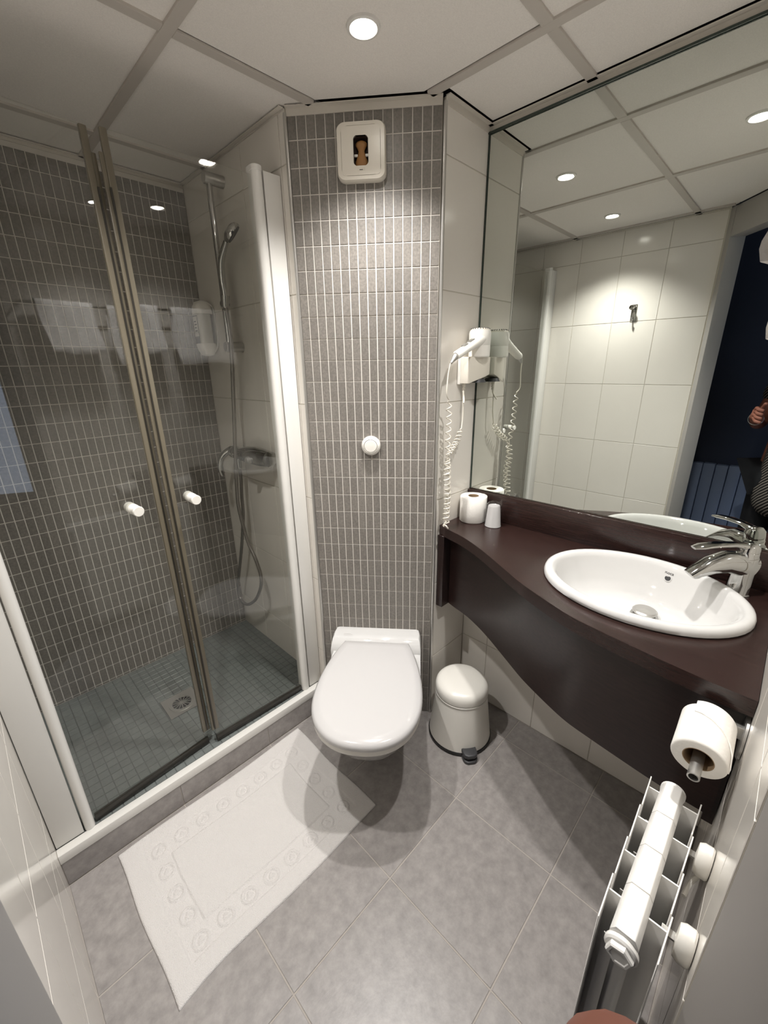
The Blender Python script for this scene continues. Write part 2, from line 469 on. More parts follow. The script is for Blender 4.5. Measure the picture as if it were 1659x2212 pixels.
for x in (cA-.6, cA, cA+.6): bar(x-bw, x+bw, ymin(x)+.02, ymax(x)-.002)
for y in (cB-.6, cB, cB+.6):
    xa = XL if y > .455 else DA.x+(y-DA.y)*(DB.x-DA.x)/(DB.y-DA.y)
    xb = XM if y < YB else (XS if y > PLt.y else PLt.x+(y-PLt.y)*(PRt.x-PLt.x)/(PRt.y-PLt.y)-.014)
    xs = [xa+.003]+[q for x in (cA-.6, cA, cA+.6) if xa+.05 < x < xb-.05 for q in (x-bw-.0003, x+bw+.0003)]+[xb-.003]
    for q in range(0, len(xs), 2): bar(xs[q], xs[q+1], y-bw, y+bw)

# ------------------------------------------------------------------ doorway
dm = basis(DA, DD, DN, (0, 0, 1)); DL = (DB-DA).length
dr = thing('door_1', 'white painted door frame around the entrance', 'door frame', DA, kind='structure')
def dbox(name, x0, x1, y0, y1, z0, z1, m='jamb_paint'):
    obj(name, MB().box(x0, x1, y0, y1, z0, z1, dm).me(bevel=.002), m, dr)
dbox('jamb', -.05, .030, -.075, .0, 0, H); dbox('jamb', DL+.001, DL+.075, -.115, -.001, 0, H)
dbox('head', .030, DL, -.075, -.002, 2.05, H)

# ------------------------------------------------------------------ mirror
mi = thing('wall_mirror', 'large frameless mirror over the dark vanity counter', 'mirror', (XM, .4, 1.0))
mi_me = MB().box(XM-.006, XM-.0005, YN+.004, YB-.006, 1.003, 2.158)
obj('mirror_pane', mi_me.me(bevel=.0012, seg=1, smooth=False), 'mirror_glass', mi)
obj('edge_strip', MB().box(XM-.008, XM-.0005, YB-.006, YB-.0005, 1.003, 2.158).me(smooth=False), 'mirror_edge', mi)
obj('edge_strip', MB().box(XM-.012, XM-.0005, YN+.002, YB-.0005, 2.158, 2.163).me(smooth=False), 'mirror_edge', mi)

# ------------------------------------------------------------------ downlights
def downlight(x, y, label, lampz=0):
    e = thing('ceiling_downlight', label, 'downlight', (x, y, H), 'recessed ceiling downlights')
    obj('trim_ring', MB().lathe([(.0255, .006), (.0265, .0), (.031, -.0035), (.037, -.002), (.0385, .003)], c=(x, y, H+.0005), n=40, cap0=False, cap1=False).me(), 'white_metal', e)
    obj('lamp_lens', MB().lathe([(.0262, .0005), (.022, -.001), (.0, -.002)], c=(x, y, H), n=32, cap0=False).me(), 'lamp_glow', e)
    ld = bpy.data.lights.new('downlight_beam', 'SPOT'); ld.energy = LAMP_W; ld.color = LAMP_COL
    ld.spot_size = math.radians(119); ld.spot_blend = 1.0; ld.shadow_soft_size = .022
    lo = bpy.data.objects.new('downlight_beam', ld); COL.objects.link(lo)
    lo.location = (x, y, H-.03); lo.parent = e; lo.matrix_parent_inverse = e.matrix_basis.inverted()
downlight(.8485, .8788, 'lit recessed downlight in front of the grey mosaic panel')
downlight(.8416, .285, 'lit recessed downlight above the washbasin, seen in mirror and shower glass')
downlight(.20, .905, 'lit recessed downlight near the hook wall, seen in the mirror')

# ------------------------------------------------------------------ shower tray and kerb
kb = struct('shower_kerb', MB().box(XL, XS+.02, YC+.002, YC+.04, 0, .095).me(smooth=False), 'floor_grout', 'low grey tiled kerb in front of the shower')
tiles(kb, (0, YC+.002, 0), (1, 0, 0), (0, 0, 1), (0, -1, 0), cuts(XL, XS+.012, .5879, .3468), [0.002, .094], .003, .002, .0008, 'floor_tile')
obj('edge_strip', MB().box(XL, XS+.004, YC-.002, YC+.028, .094, .128).me(bevel=.003, seg=2), 'white_metal', kb, label='white edge strip on top of the kerb')
tr = struct('floor_shower', MB().box(XL, XS, YC+.026, YS, .06, ZT-.0012).me(smooth=False), 'tray_grout', 'grey green mosaic shower floor')
def no_drain(u, v): return abs(u-.3875) < .075 and abs(v-1.62) < .075
tiles(tr, (0, 0, ZT-.0012), (1, 0, 0), (0, 1, 0), (0, 0, 1), cuts(XL, XS, XS, .0335), cuts(YC+.03, YS, YS, .0335), .0026, .0012, .0005, 'tray_tile', skip=no_drain, jitter=.0004)
dn = thing('floor_drain', 'square stainless shower drain with round slotted grate', 'drain', (.3875, 1.62, ZT))
def sq_ring(c, r0, r1, z0, z1, n=32):
    mb = MB(); ro = []; ri = []
    for k in range(n):
        a = 2*PI*k/n; cx, cy = math.cos(a), math.sin(a); q = 1/max(abs(cx), abs(cy))
        ro.append(Vector((c[0]+cx*q*r0, c[1]+cy*q*r0, z0))); ri.append(Vector((c[0]+cx*r1, c[1]+cy*r1, z1)))
    return mb.loft([ro, ri], cap0=False, cap1=False)
obj('plate', sq_ring((.3875, 1.62), .066, .050, ZT+.003, ZT+.0015).me(), 'brushed', dn)
obj('rim', MB().lathe([(.050, .0015), (.050, .004), (.038, .004), (.036, .0)], c=(.3875, 1.62, ZT), n=36, cap0=False, cap1=False).me(), 'brushed', dn)
obj('sump', MB().lathe([(.0, .0), (.037, .0)], c=(.3875, 1.62, ZT-.001), n=24, cap0=False, cap1=False).me(), 'black_rubber', dn)
for k in range(14):
    a = 2*PI*k/14; m = Matrix.Translation((.3875, 1.62, ZT)) @ Matrix.Rotation(a, 4, 'Z')
    obj('spoke', MB().box(.004, .038, -.0014, .0014, .0005, .0032, m).me(smooth=False), 'brushed', dn)
obj('hub', MB().lathe([(.006, .0), (.006, .0036), (0, .004)], c=(.3875, 1.62, ZT), n=16, cap0=False).me(), 'brushed', dn)

# ------------------------------------------------------------------ shower enclosure
ZG0, ZG1, YG = .143, 2.012, 1.309
def post(side, x0, x1, xw, label):
    e = thing('enclosure_profile', label, 'profile', ((x0+x1)/2, YG, .128))
    cx = (x0+x1)/2; r = abs(x1-x0)/2
    sec = [(cx+r*math.cos(a), YG-.006-.014*math.sin(a)) for a in [PI*k/10 for k in range(11)]]+[(x0 if x0 < x1 else x1, YG+.018), (x1 if x0 < x1 else x0, YG+.018)]
    obj('post', MB().prism(sec, .128, 2.022).me(ang=30), 'white_metal', e)
    sec2 = [(cx+(r+.001)*math.cos(a), YG-.006-.0155*math.sin(a)) for a in [PI*k/10 for k in range(11)]]+[(min(x0, x1)-.001, YG+.02), (max(x0, x1)+.001, YG+.02)]
    obj('cap', MB().prism(sec2, 2.022, 2.036).me(bevel=.001, seg=1, ang=30), 'white_metal', e)
    gap = -.0035 if side < 0 else .0035
    a, b = (xw, x0+gap) if side < 0 else (x1+gap, xw)
    obj('filler_panel', MB().box(a, b, YG-.012, YG+.016, .128, 2.028).me(bevel=.0012), 'white_metal', e)
post(-1, -.026, .001, XL+.002, 'white rounded profile fixing the shower glass to the left wall')
post(1, .787, .820, XS-.002, 'white rounded profile fixing the shower glass beside the mosaic panel')
def leaf(pivot_x, tip_x, ang, knob_x, label):
    e = thing('shower_door', label, 'shower door', (pivot_x, YG, ZG0))
    L = abs(tip_x-pivot_x); sg = 1 if tip_x > pivot_x else -1
    a = math.radians(ang)
    d = Vector((math.cos(a)*sg, math.sin(a), 0)); n = Vector((math.sin(a)*-sg, math.cos(a), 0))
    if n.y < 0: n = -n
    m = basis((pivot_x, YG, 0), d, n, (0, 0, 1))
    obj('glass_pane', MB().box(.0, L-.012, -.003, .003, ZG0, ZG1, m).me(smooth=False), 'shower_glass', e)
    obj('seal_strip', MB().box(L-.026, L-.010, -.006, .006, ZG0+.045, ZG1+.0, m).me(bevel=.002), 'seal', e, label='yellowed clear plastic edge seal')
    obj('seal_lip', MB().box(L-.010, L-.0005, -.004, .004, ZG0+.045, ZG1-.05, m).me(bevel=.001), 'seal', e)
    obj('magnet_strip', MB().box(L-.013, L-.0085, -.0078, -.0055, ZG0+.05, ZG1-.12, m).me(smooth=False), 'seal_dark', e)
    obj('bottom_seal', MB().box(.004, L-.012, -.006, .006, .131, ZG0+.012, m).me(bevel=.001), 'seal_dark', e, label='dark drip seal along the bottom edge')
    kx = abs(knob_x-pivot_x); c = m @ Vector((kx, 0, 1.092))
    kn = obj('knob', MB().lathe([(0.0000, -0.0483), (0.0134, -0.0483), (0.0152, -0.0460), (0.0152, -0.0391), (0.0110, -0.0310), (0.0104, -0.0253), (0.0152, -0.0172), (0.0152, -0.0046), (0.0110, -0.0030)], c=c, axis=n, n=24, cap0=False, cap1=False).me(), 'white_plastic', e)
    obj('inner_knob', MB().lathe([(0.0110, 0.0030), (0.0152, 0.0046), (0.0152, 0.0253), (0.0122, 0.0299), (0.0000, 0.0299)], c=c, axis=n, n=24, cap0=False, cap1=False).me(), 'white_plastic', e)
    return e
leaf(.001, .394, 4.3, .303, 'left glass leaf of the shower door with white knob')
leaf(.787, .394, 1.6, .465, 'right glass leaf of the shower door with white knob')

# ------------------------------------------------------------------ shower fittings
RX, RY = .832, 1.662
sr = thing('shower_rail', 'chrome riser rail with two wall brackets in the shower', 'shower rail', (RX, RY, 1.56))
obj('bar', MB().lathe([(.0105, 1.545), (.0105, 2.105)], c=(RX, RY, 0), n=20).me(), 'chrome', sr)
for z in (2.105, 1.555):
    obj('bracket', MB().lathe([(.0, -.018), (.017, -.018), (.019, -.015), (.019, .05), (.0195, .052)], c=(RX, RY, z), axis=(1, 0, 0), n=28, cap0=False).me(), 'brushed', sr)
obj('slider', MB().lathe([(.0, -.026), (.016, -.026), (.0185, -.02), (.0185, .014), (.012, .022), (.0, .022)], c=(RX, RY-.004, 1.705), axis=(.4, .9, 0), n=24, cap0=False, cap1=False).me(), 'chrome', sr)
obj('handset_cone', MB().lathe([(.014, -.02), (.017, .018)], c=(RX-.012, RY-.033, 1.715), axis=(0, -.25, 1), n=20).me(), 'chrome', sr)
hs = thing('hand_shower', 'chrome hand shower leaning in the rail slider', 'shower head', (RX-.012, RY-.03, 1.69))
hp = spline([(RX-.012, RY-.031, 1.69), (RX-.012, RY-.036, 1.735), (RX-.016, RY-.040, 1.79), (RX-.018, RY-.058, 1.845), (RX-.012, RY-.098, 1.895)], 6)
obj('handle', MB().tube(hp, [.009+.0035*math.sin(PI*i/(len(hp)-1)) for i in range(len(hp))], n=16).me(), 'chrome', hs)
hc = Vector((RX-.006, RY-.128, 1.917)); hn = Vector((.62, -.30, -.55)).normalized()
obj('head', MB().lathe([(.0, -.016), (.022, -.014), (.034, -.006), (.037, .004), (.036, .010), (.0, .011)], c=hc, axis=hn, n=32, cap0=False, cap1=False).me(), 'chrome', hs)
obj('spray_face', MB().lathe([(.031, .0105), (.030, .0125), (.0, .0125)], c=hc, axis=hn, n=28, cap0=False, cap1=False).me(), 'dark_grey', hs)
mz = 1.124
sm = thing('shower_mixer', 'chrome single lever shower mixer on the white shower wall', 'shower mixer', (.86, 1.64, mz))
mp_ = [(.84, 1.535, mz+.006), (.838, 1.60, mz+.006), (.836, 1.67, mz+.002), (.838, 1.73, mz)]
def ell_tube(mb, pts, ry, rz, n=20):
    rings = []
    for (p, a, b) in zip(pts, ry, rz):
        p = Vector(p); rings.append([p+Vector((math.cos(2*PI*k/n)*a, 0, math.sin(2*PI*k/n)*b)) for k in range(n)])
    return mb.loft(rings)
obj('body', ell_tube(MB(), [(.850, 1.466, mz+.006), (.846, 1.470, mz+.006), (.842, 1.50, mz+.006), (.840, 1.56, mz+.008), (.840, 1.63, mz+.006), (.842, 1.69, mz), (.842, 1.735, mz)], [.026, .033, .037, .040, .037, .029, .026], [.026, .032, .036, .039, .036, .029, .026]).me(), 'chrome', sm)
obj('cartridge', MB().lathe([(.024, .0), (.027, .006), (.027, .024), (.022, .03), (.0, .032)], c=(.842, 1.735, mz), axis=(0, 1, 0), n=28, cap1=False).me(), 'chrome', sm)
lp = spline([(.842, 1.778, mz+.012), (.815, 1.792, mz-.004), (.792, 1.80, mz-.03), (.782, 1.80, mz-.075), (.786, 1.79, mz-.105)], 6)
obj('lever', MB().tube(lp, [.017-.008*i/(len(lp)-1) for i in range(len(lp))], n=12).me(), 'chrome', sm)
obj('lever_cap', MB().lathe([(.026, .0), (.027, .008), (.020, .018), (.0, .021)], c=(.842, 1.764, mz), axis=(0, 1, 0), n=28, cap1=False).me(), 'chrome', sm)
obj('diverter', MB().lathe([(.0, -.012), (.012, -.012), (.014, -.006), (.014, .01)], c=(.800, 1.56, mz-.002), axis=(1, 0, 0), n=20, cap0=False).me(), 'brushed', sm)
obj('outlet', MB().lathe([(.011, -.055), (.011, -.02)], c=(.838, 1.725, mz), n=18).me(), 'chrome', sm)
so = thing('shower_hose', 'ribbed metal shower hose hanging in a loop', 'hose', (.83, 1.8, .33))
hpts = spline([(RX-.012, RY-.033, 1.69), (.820, 1.625, 1.56), (.818, 1.655, 1.38), (.795, 1.652, 1.177), (.79, 1.674, 1.015), (.793, 1.694, .906), (.80, 1.693, .817), (.803, 1.664, .721), (.806, 1.619, .651), (.81, 1.601, .581), (.813, 1.622, .509), (.818, 1.697, .412), (.822, 1.805, .334), (.826, 1.885, .330), (.827, 1.901, .391), (.826, 1.861, .492), (.823, 1.792, .642), (.82, 1.737, .777), (.822, 1.718, .85), (.828, 1.722, .93), (.836, 1.725, 1.0), (.838, 1.725, 1.072)], 10)
rr = [.0072+(.0007 if i % 2 else 0) for i in range(len(hpts))]
obj('ribbed_tube', MB().tube(hpts, rr, n=12).me(), 'hose', so)
obj('end_nut', MB().lathe([(.009, 0), (.011, .006), (.011, .022)], c=(.838, 1.725, 1.055), n=16).me(), 'chrome', so)
# soap dispenser: bottle held by a white D-shaped wall bracket
sd = thing('soap_dispenser', 'white wall soap dispenser with grey bottle in the shower corner', 'soap dispenser', (.85, 1.9, 1.53))
sx, sy = .838, 1.888
def rbox_rings(cx, cy, prof, n=28, p=4.0):
    rings = []
    for (a, b, z) in prof:
        r = []
        for k in range(n):
            t = 2*PI*k/n; c_, s_ = math.cos(t), math.sin(t)
            q = (abs(c_)**p+abs(s_)**p)**(-1/p)
            r.append(Vector((cx+c_*q*a, cy+s_*q*b, z)))
        rings.append(r)
    return rings
obj('bottle', MB().loft(rbox_rings(sx, sy, [(.026, .030, 1.565), (.029, .034, 1.575), (.029, .034, 1.69), (.026, .031, 1.70)])).me(), 'bottle', sd)
obj('top_cap', MB().loft(rbox_rings(sx+.003, sy, [(.035, .037, 1.692), (.035, .037, 1.70), (.031, .034, 1.722), (.022, .026, 1.738), (.008, .01, 1.744)])).me(), 'white_plastic', sd)
obj('bottom_cap', MB().loft(rbox_rings(sx+.003, sy, [(.010, .012, 1.528), (.022, .026, 1.533), (.031, .034, 1.552), (.035, .037, 1.572), (.034, .036, 1.578)])).me(), 'white_plastic', sd)
bkp = [Vector((.852, sy-.016, 1.735)), Vector((.874, sy-.016, 1.72)), Vector((.880, sy-.016, 1.68)), Vector((.880, sy-.016, 1.60)), Vector((.872, sy-.016, 1.562)), Vector((.85, sy-.016, 1.538))]
bk = MB()
rings = []
for q in spline(bkp, 5): rings.append([q+Vector((0, -.012, .004)), q+Vector((0, .044, .004)), q+Vector((.004, .044, -.004)), q+Vector((.004, -.012, -.004))])
obj('wall_bracket', bk.loft(rings).me(), 'white_plastic', sd)
lb = obj('label_sheet', MB().box(sx-.0305, sx-.0292, sy-.02, sy+.022, 1.60, 1.685).me(smooth=False), 'label', sd)
obj('label_print', MB().box(sx-.031, sx-.0303, sy-.019, sy+.021, 1.578, 1.605).box(sx-.031, sx-.0303, sy-.02, sy-.0185, 1.60, 1.685).box(sx-.031, sx-.0303, sy-.02, sy+.02, 1.682, 1.685).me(smooth=False), 'ink', lb)
for k in range(4): obj('text_line', MB().box(sx-.031, sx-.0303, sy-.01+.006*(k % 2), sy+.012, 1.625+.012*k, 1.629+.012*k).me(smooth=False), 'ink', lb)

# ------------------------------------------------------------------ vent and flush button on the mosaic panel
pmid = (PLt+PRt)/2
def panel_m(p, z): 
    q = pmid+PD*p; return basis((q.x, q.y, z), PD, (0, 0, 1), PN)
def rrect(w_, h_, r, n=6):
    out = []
    for (cx, cy, a0) in ((w_-r, h_-r, 0), (-w_+r, h_-r, PI/2), (-w_+r, -h_+r, PI), (w_-r, -h_+r, 1.5*PI)):
        out += [(cx+r*math.cos(a0+PI/2*k/n), cy+r*math.sin(a0+PI/2*k/n)) for k in range(n+1)]
    return out
def ringplate(outer, inner, z0, z1):
    n = len(outer); mb = MB()
    return mb.loft([[Vector((x, y, z0)) for x, y in outer], [Vector((x, y, z1)) for x, y in outer], [Vector((x, y, z1)) for x, y in inner], [Vector((x, y, z0)) for x, y in inner]], close=True)
pv = Vector((1.0291, 1.0842, 0))-pmid; vx = pv.dot(PD)
vm = panel_m(vx, 2.060) @ Matrix.Diagonal((1, .80, 1, 1))
ve = thing('extractor_vent', 'white rounded extractor vent at the top of the mosaic panel', 'vent', vm.translation)
out_ = rrect(.0715, .088, .024)
hole = rrect(.0215, .041, .008)
def bowed(pts):
    return [(x, y+(.006*(1-(x/.0215)**2) if y > .03 else (-.006*(1-(x/.0215)**2) if y < -.03 else 0))) for x, y in pts]
hole = bowed(hole)
n_ = len(out_)
obj('housing', MB().loft([[Vector((x, y, 0)) for x, y in out_], [Vector((x, y, .018)) for x, y in out_], [Vector((x*.955, y*.965, .025)) for x, y in out_], [Vector((x*.80, y*.84, .0255)) for x, y in out_], [Vector((x*.80, y*.84, .020)) for x, y in out_]], cap1=False).xf(vm).me(ang=30), 'cream_plastic', ve)
inn = rrect(.0563, .0728, .010)
obj('faceplate', ringplate(inn, hole, .019, .0262).xf(vm).me(ang=30), 'cream_plastic', ve)
obj('duct', MB().loft([[Vector((x*1.0, y*1.0, .0258)) for x, y in hole], [Vector((x*1.0, y*1.0, .0012)) for x, y in hole]], cap0=False).xf(vm).me(), 'duct_dark', ve)
hg = [(.019, -.041), (.018, -.027), (.011, -.006), (.009, .004), (.012, .012), (.0165, .021), (.0165, .027), (.012, .033), (.004, .036)]
hg_r = [[Vector((math.cos(2*PI*k/20)*r, y, .010+math.sin(2*PI*k/20)*r*.42)) for k in range(20)] for r, y in hg]
obj('damper', MB().loft(hg_r).xf(vm).me(), 'duct_brown', ve, label='tan hourglass damper inside the vent')
for s_ in (-1, 1): obj('damper_arm', MB().box(s_*.0115 if s_ > 0 else -.0215, .0215 if s_ > 0 else -.0115, -.012, -.004, .008, .013, vm).me(bevel=.001), 'white_plastic', ve)
obj('latch', MB().box(-.010, .010, -.060, -.0515, .0262, .0272, vm).me(bevel=.0006, seg=1), 'cream_plastic', ve)
obj('latch_slot', MB().box(-.005, .005, -.0585, -.0565, .0270, .0275, vm).me(smooth=False), 'ink', ve)
bx = (Vector((1.0325, 1.0799, 0))-pmid).dot(PD)
bm_ = panel_m(bx, 1.205)
fb = thing('flush_button', 'round white pneumatic flush button on the mosaic panel', 'flush button', bm_.translation)
obj('collar', MB().lathe([(.034, 0), (.035, .006), (.033, .014), (.027, .020), (.0245, .0215), (.0235, .018)], n=40, cap0=False, cap1=False).xf(bm_).me(ang=30), 'white_plastic', fb)
obj('push_disc', MB().lathe([(.0228, .016), (.0228, .0205), (.020, .0225), (.0, .0235)], n=36, cap0=False, cap1=False).xf(bm_).me(ang=30), 'white_plastic', fb)

# ------------------------------------------------------------------ toilet
tq = pmid+PD*.012
tm = basis((tq.x, tq.y, 0), PD, PN, (0, 0, 1))          # local x across, y out from the panel
to = thing('toilet', 'white wall hung toilet with closed lid below the mosaic panel', 'toilet', tm.translation)
def outline(hw, y0, y1, backw, n=40, p=2.3):
    """egg outline: straight back of half width backw at y0, widest hw, round front at y1"""
    pts = []; ym = y0+(y1-y0)*.56
    for k in range(n+1):
        t = PI*k/n                                     # right -> front -> left
        c_, s_ = math.cos(t), math.sin(t)
        x = hw*math.copysign(abs(c_)**(2/p), c_); y = ym+(y1-ym)*abs(s_)**(2/p)
        pts.append((x, y))
    m = 12
    for k in range(1, m+1):
        t = k/m; s_ = math.sin(t*PI/2)
        pts.append((-(hw-(hw-backw)*(t**1.9)), ym-(ym-y0)*t))
    for k in range(m, 0, -1):
        t = k/m
        pts.append(((hw-(hw-backw)*(t**1.9)), ym-(ym-y0)*t))
    return pts
def ring(pts, z, sc=1.0, cy=.33, dz=None):
    return [Vector((x*sc, cy+(y-cy)*sc, z+(dz(y) if dz else 0))) for x, y in pts]
tilt = lambda y: -.012*(y-.09)/.47
lidp = outline(.1845, .088, .567, .128)
obj('lid', MB().loft([ring(lidp, .405, 1.0, dz=tilt), ring(lidp, .412, 1.012, dz=tilt), ring(lidp, .424, 1.006, dz=tilt), ring(lidp, .432, .965, dz=tilt), ring(lidp, .4335, .85, dz=tilt), ring(lidp, .434, .5, dz=tilt)]).xf(tm).me(ang=50), 'seat_plastic', to)
obj('seat_ring', MB().loft([ring(lidp, .384, .985, dz=tilt), ring(lidp, .388, .995, dz=tilt), ring(lidp, .402, .99, dz=tilt), ring(lidp, .4045, .97, dz=tilt)]).xf(tm).me(ang=50), 'white_plastic', to)
def sec(hw, y1, z, backw, y0=0.0): return [Vector((x, y, z)) for x, y in outline(hw, y0, y1, backw)]
obj('bowl', MB().loft([sec(.085, .20, .055, .095), sec(.105, .30, .085, .105), sec(.125, .40, .16, .118), sec(.148, .475, .25, .135), sec(.168, .525, .325, .155), sec(.178, .55, .365, .168), sec(.179, .552, .383, .172), sec(.165, .53, .3835, .16)]).xf(tm).me(ang=40), 'ceramic', to)
back = [(.168, 0), (.175, .004), (.179, .05), (.177, .10), (-.188, .10), (-.190, .05), (-.186, .004), (-.179, 0)]
def bsec(z, f=1.0, yf=1.0, arch=0): return [Vector((x*f, y*yf, z+arch*(1-(x/.175)**2))) for x, y in back]
obj('rear_ledge', MB().loft([bsec(.30, .95), bsec(.36), bsec(.385), bsec(.405, .99, .9), bsec(.424, .975, .72, .006), bsec(.4305, .95, .60, .008), bsec(.4315, .9, .45, .008)]).xf(tm).me(bevel=.003, ang=35), 'ceramic', to)
for s_ in (-1, 1): obj('hinge', MB().lathe([(.012, -.022), (.0125, .022)], c=(s_*.085, .092, .412), axis=(1, 0, 0), n=18).xf(tm).me(), 'seat_plastic', to)
sc_pts = [(-.150, .07, .4285), (-.147, .07, .4325), (-.146, .07, .4285), (-.142, .07, .431), (-.139, .07, .429), (-.135, .07, .4312), (-.132, .07, .429), (-.128, .07, .4325), (-.127, .07, .429), (-.122, .07, .4305), (-.115, .07, .4315)]
obj('maker_script', MB().tube([tm @ Vector((x+.012, .055+(z-.4285)*2.2, .4375-.25*abs(x+.012)**1.0*.0)) for x, y, z in sc_pts], .0005, n=5).me(), 'brushed', to, label='tiny grey maker script on the ceramic ledge')

# ------------------------------------------------------------------ pedal bin
BX, BY = 1.186, .742
bn = thing('pedal_bin', 'off-white conical pedal bin with domed lid beside the toilet', 'bin', (BX, BY, 0))
bl = lambda prof, n=48, c0=False, c1=False: MB().lathe(prof, c=(BX, BY, 0), n=n, cap0=c0, cap1=c1)
obj('base_ring', bl([(.0, .001), (.124, .001), (.129, .004), (.1295, .014), (.126, .018)]).me(ang=30), 'black_rubber', bn)
obj('seam_ring', bl([(.100, .218), (.1025, .219), (.1025, .230), (.100, .231)]).me(ang=30), 'dark_grey', bn)
obj('body', bl([(.1265, .012), (.1262, .02), (.1045, .210), (.1062, .213), (.1062, .219), (.1035, .2205)]).me(ang=30), 'bin_metal', bn)
obj('lid', bl([(.1035, .2225), (.1058, .2235), (.1065, .228), (.1065, .244), (.104, .257), (.097, .2665), (.083, .273), (.05, .277), (.0, .278)]).me(ang=50), 'bin_metal', bn)
pd = Vector((-.62, -.78, 0)).normalized(); pm_ = basis((BX, BY, 0), Vector((0, 0, 1)).cross(pd)*-1, pd, (0, 0, 1))
pp = [(.029, .112), (.029, .143), (.025, .154), (.013, .161), (-.013, .161), (-.025, .154), (-.029, .143), (-.029, .112)]
obj('pedal', MB().prism(pp, .022, .040).xf(pm_).me(bevel=.005, seg=3), 'dark_grey', bn)
obj('pedal_foot', MB().prism([(x*1.0, y+.004) for x, y in pp], .001, .013).xf(pm_).me(bevel=.004, seg=3), 'dark_grey', bn)
obj('pedal_arm', MB().box(-.012, .012, .10, .135, .012, .024, pm_).me(bevel=.002), 'black_rubber', bn)

# ------------------------------------------------------------------ bath mat (one woven piece, rings and bands in relief)
mx0, mx1, my0, my1 = .030, .712, .765, 1.247
def mat_h(x, y):
    bands = lambda v: v
    h = .0075+.0006*math.sin(x*9+y*5)+.0011*math.exp(-((x-.07)/.03)**2)*math.sin((y-1.0)*30)
    dx = min(x-mx0, mx1-x); dy = min(y-my0, my1-y); d = min(dx, dy)
    inband = .052 < d < .118
    if inband: h -= .0036
    best = 9
    for rx, ry in RINGS:
        q = math.hypot(x-rx, y-ry)
        if q < best: best = q; bxy = (x-rx, y-ry)
    if best < .026:
        if .0165 < best < .0235: h += .0034
        t = bxy; 
        if best < .012: h += .0032*(1 if (abs(t[0])+t[1]*.6 < .008 and t[1] > -.006) else 0)
    for c_ in (.052, .118):
        h -= .001*math.exp(-((d-c_)/.0022)**2)
    if d < .006: h -= .0025*(1-d/.006)
    return h
RINGS = [(.122+.0715*k, yy) for k in range(8) for yy in (.846, 1.163)]+[(xx, .846+.0793*k) for k in range(1, 4) for xx in (.122, .122+.0715*7)]
NX, NY = 240, 170
vs, fs = [], []
warp = random.Random(3)
for i in range(NX+1):
    for j in range(NY+1):
        x = mx0+(mx1-mx0)*i/NX; y = my0+(my1-my0)*j/NY
        xx = x+.006*(y-my0)/(my1-my0)*(-1 if i < 3 else 0)+.003*math.sin(y*17); yy = y+.004*math.sin(x*11)-(.010*max(0, 1-(x-mx0)/.14)**2 if j < NY*.5 else 0)*(1-j/(NY*.5))
        vs.append((xx, yy, mat_h(x, y)))
for i in range(NX):
    for j in range(NY):
        a = i*(NY+1)+j; fs.append((a, a+NY+1, a+NY+2, a+1))
nb = len(vs); border = [i*(NY+1) for i in range(NX+1)]+[NX*(NY+1)+j for j in range(1, NY+1)]+[i*(NY+1)+NY for i in range(NX-1, -1, -1)]+[j for j in range(NY-1, 0, -1)]
vs += [(vs[b][0], vs[b][1], .0006) for b in border]
for k in range(len(border)): fs.append((border[k], nb+k, nb+(k+1) % len(border), border[(k+1) % len(border)]))
fs.append(tuple(nb+k for k in range(len(border))))
bmat = obj('bath_mat', mesh(vs, fs), 'terry', smooth=True)
tag(bmat, 'white terry bath mat with embossed ring border on the floor', 'bath mat')

# ------------------------------------------------------------------ vanity: worktop, upstand, curved apron
ZC = .895
front = spline([(1.208, YB, 0), (1.1933, .8525, 0), (1.1702, .7704, 0), (1.1425, .7049, 0), (1.1088, .6402, 0), (1.0716, .5775, 0), (1.0369, .52, 0), (1.0062, .4685, 0), (.9834, .424, 0), (.9492, .3472, 0), (.9253, .2817, 0), (.9121, .2119, 0), (.8960, .104, 0), (.8890, .0428, 0), (.8850, -.0049, 0), (.8835, YN+.001, 0)], 4)
SBX, SBY, SBA, SBB = 1.176, .2085, .197, .2435          # basin centre and half axes
va = thing('vanity_unit', 'dark wenge vanity counter with wavy front under the mirror', 'vanity', (1.2, .4, .55))
def holed_slab(outer, hole, z0, z1):
    bm = bmesh.new(); layers = []
    for z in (z0, z1):
        o = [bm.verts.new((p[0], p[1], z)) for p in outer]; h = [bm.verts.new((p[0], p[1], z)) for p in hole]
        es = [bm.edges.new((o[i], o[(i+1) % len(o)])) for i in range(len(o))]+[bm.edges.new((h[i], h[(i+1) % len(h)])) for i in range(len(h))]
        bmesh.ops.triangle_fill(bm, edges=es, use_beauty=True)
        layers.append((o, h))
    for a, b in zip(layers[0], layers[1]):
        for i in range(len(a)): bm.faces.new((a[i], a[(i+1) % len(a)], b[(i+1) % len(b)], b[i]))
    return bm_mesh(bm)
outer = [(p.x, p.y) for p in front]+[(XM-.003, YN+.001), (XM-.003, YB-.001)]
hole_ = [(SBX+SBA*.9*math.cos(2*PI*k/48), SBY+SBB*.9*math.sin(2*PI*k/48)) for k in range(48)]
wt = obj('worktop', smooth_by_angle(holed_slab(outer, hole_, ZC-.037, ZC), 30), 'wenge', va)
obj('upstand', MB().box(XM-.022, XM-.003, YN+.001, YB-.001, ZC, 1.0).me(bevel=.0015), 'wenge', va)
def offset_curve(pts, d):
    out = []
    for i, p in enumerate(pts):
        a = pts[max(i-1, 0)]; b = pts[min(i+1, len(pts)-1)]; t = (b-a).normalized(); out.append(p+Vector((-t.y, t.x, 0))*d)
    return out
ap0 = [p for p in offset_curve(front, .043)]; ap1 = offset_curve(front, .061)
if ap0[20].x < front[20].x: ap0 = offset_curve(front, -.043); ap1 = offset_curve(front, -.061)
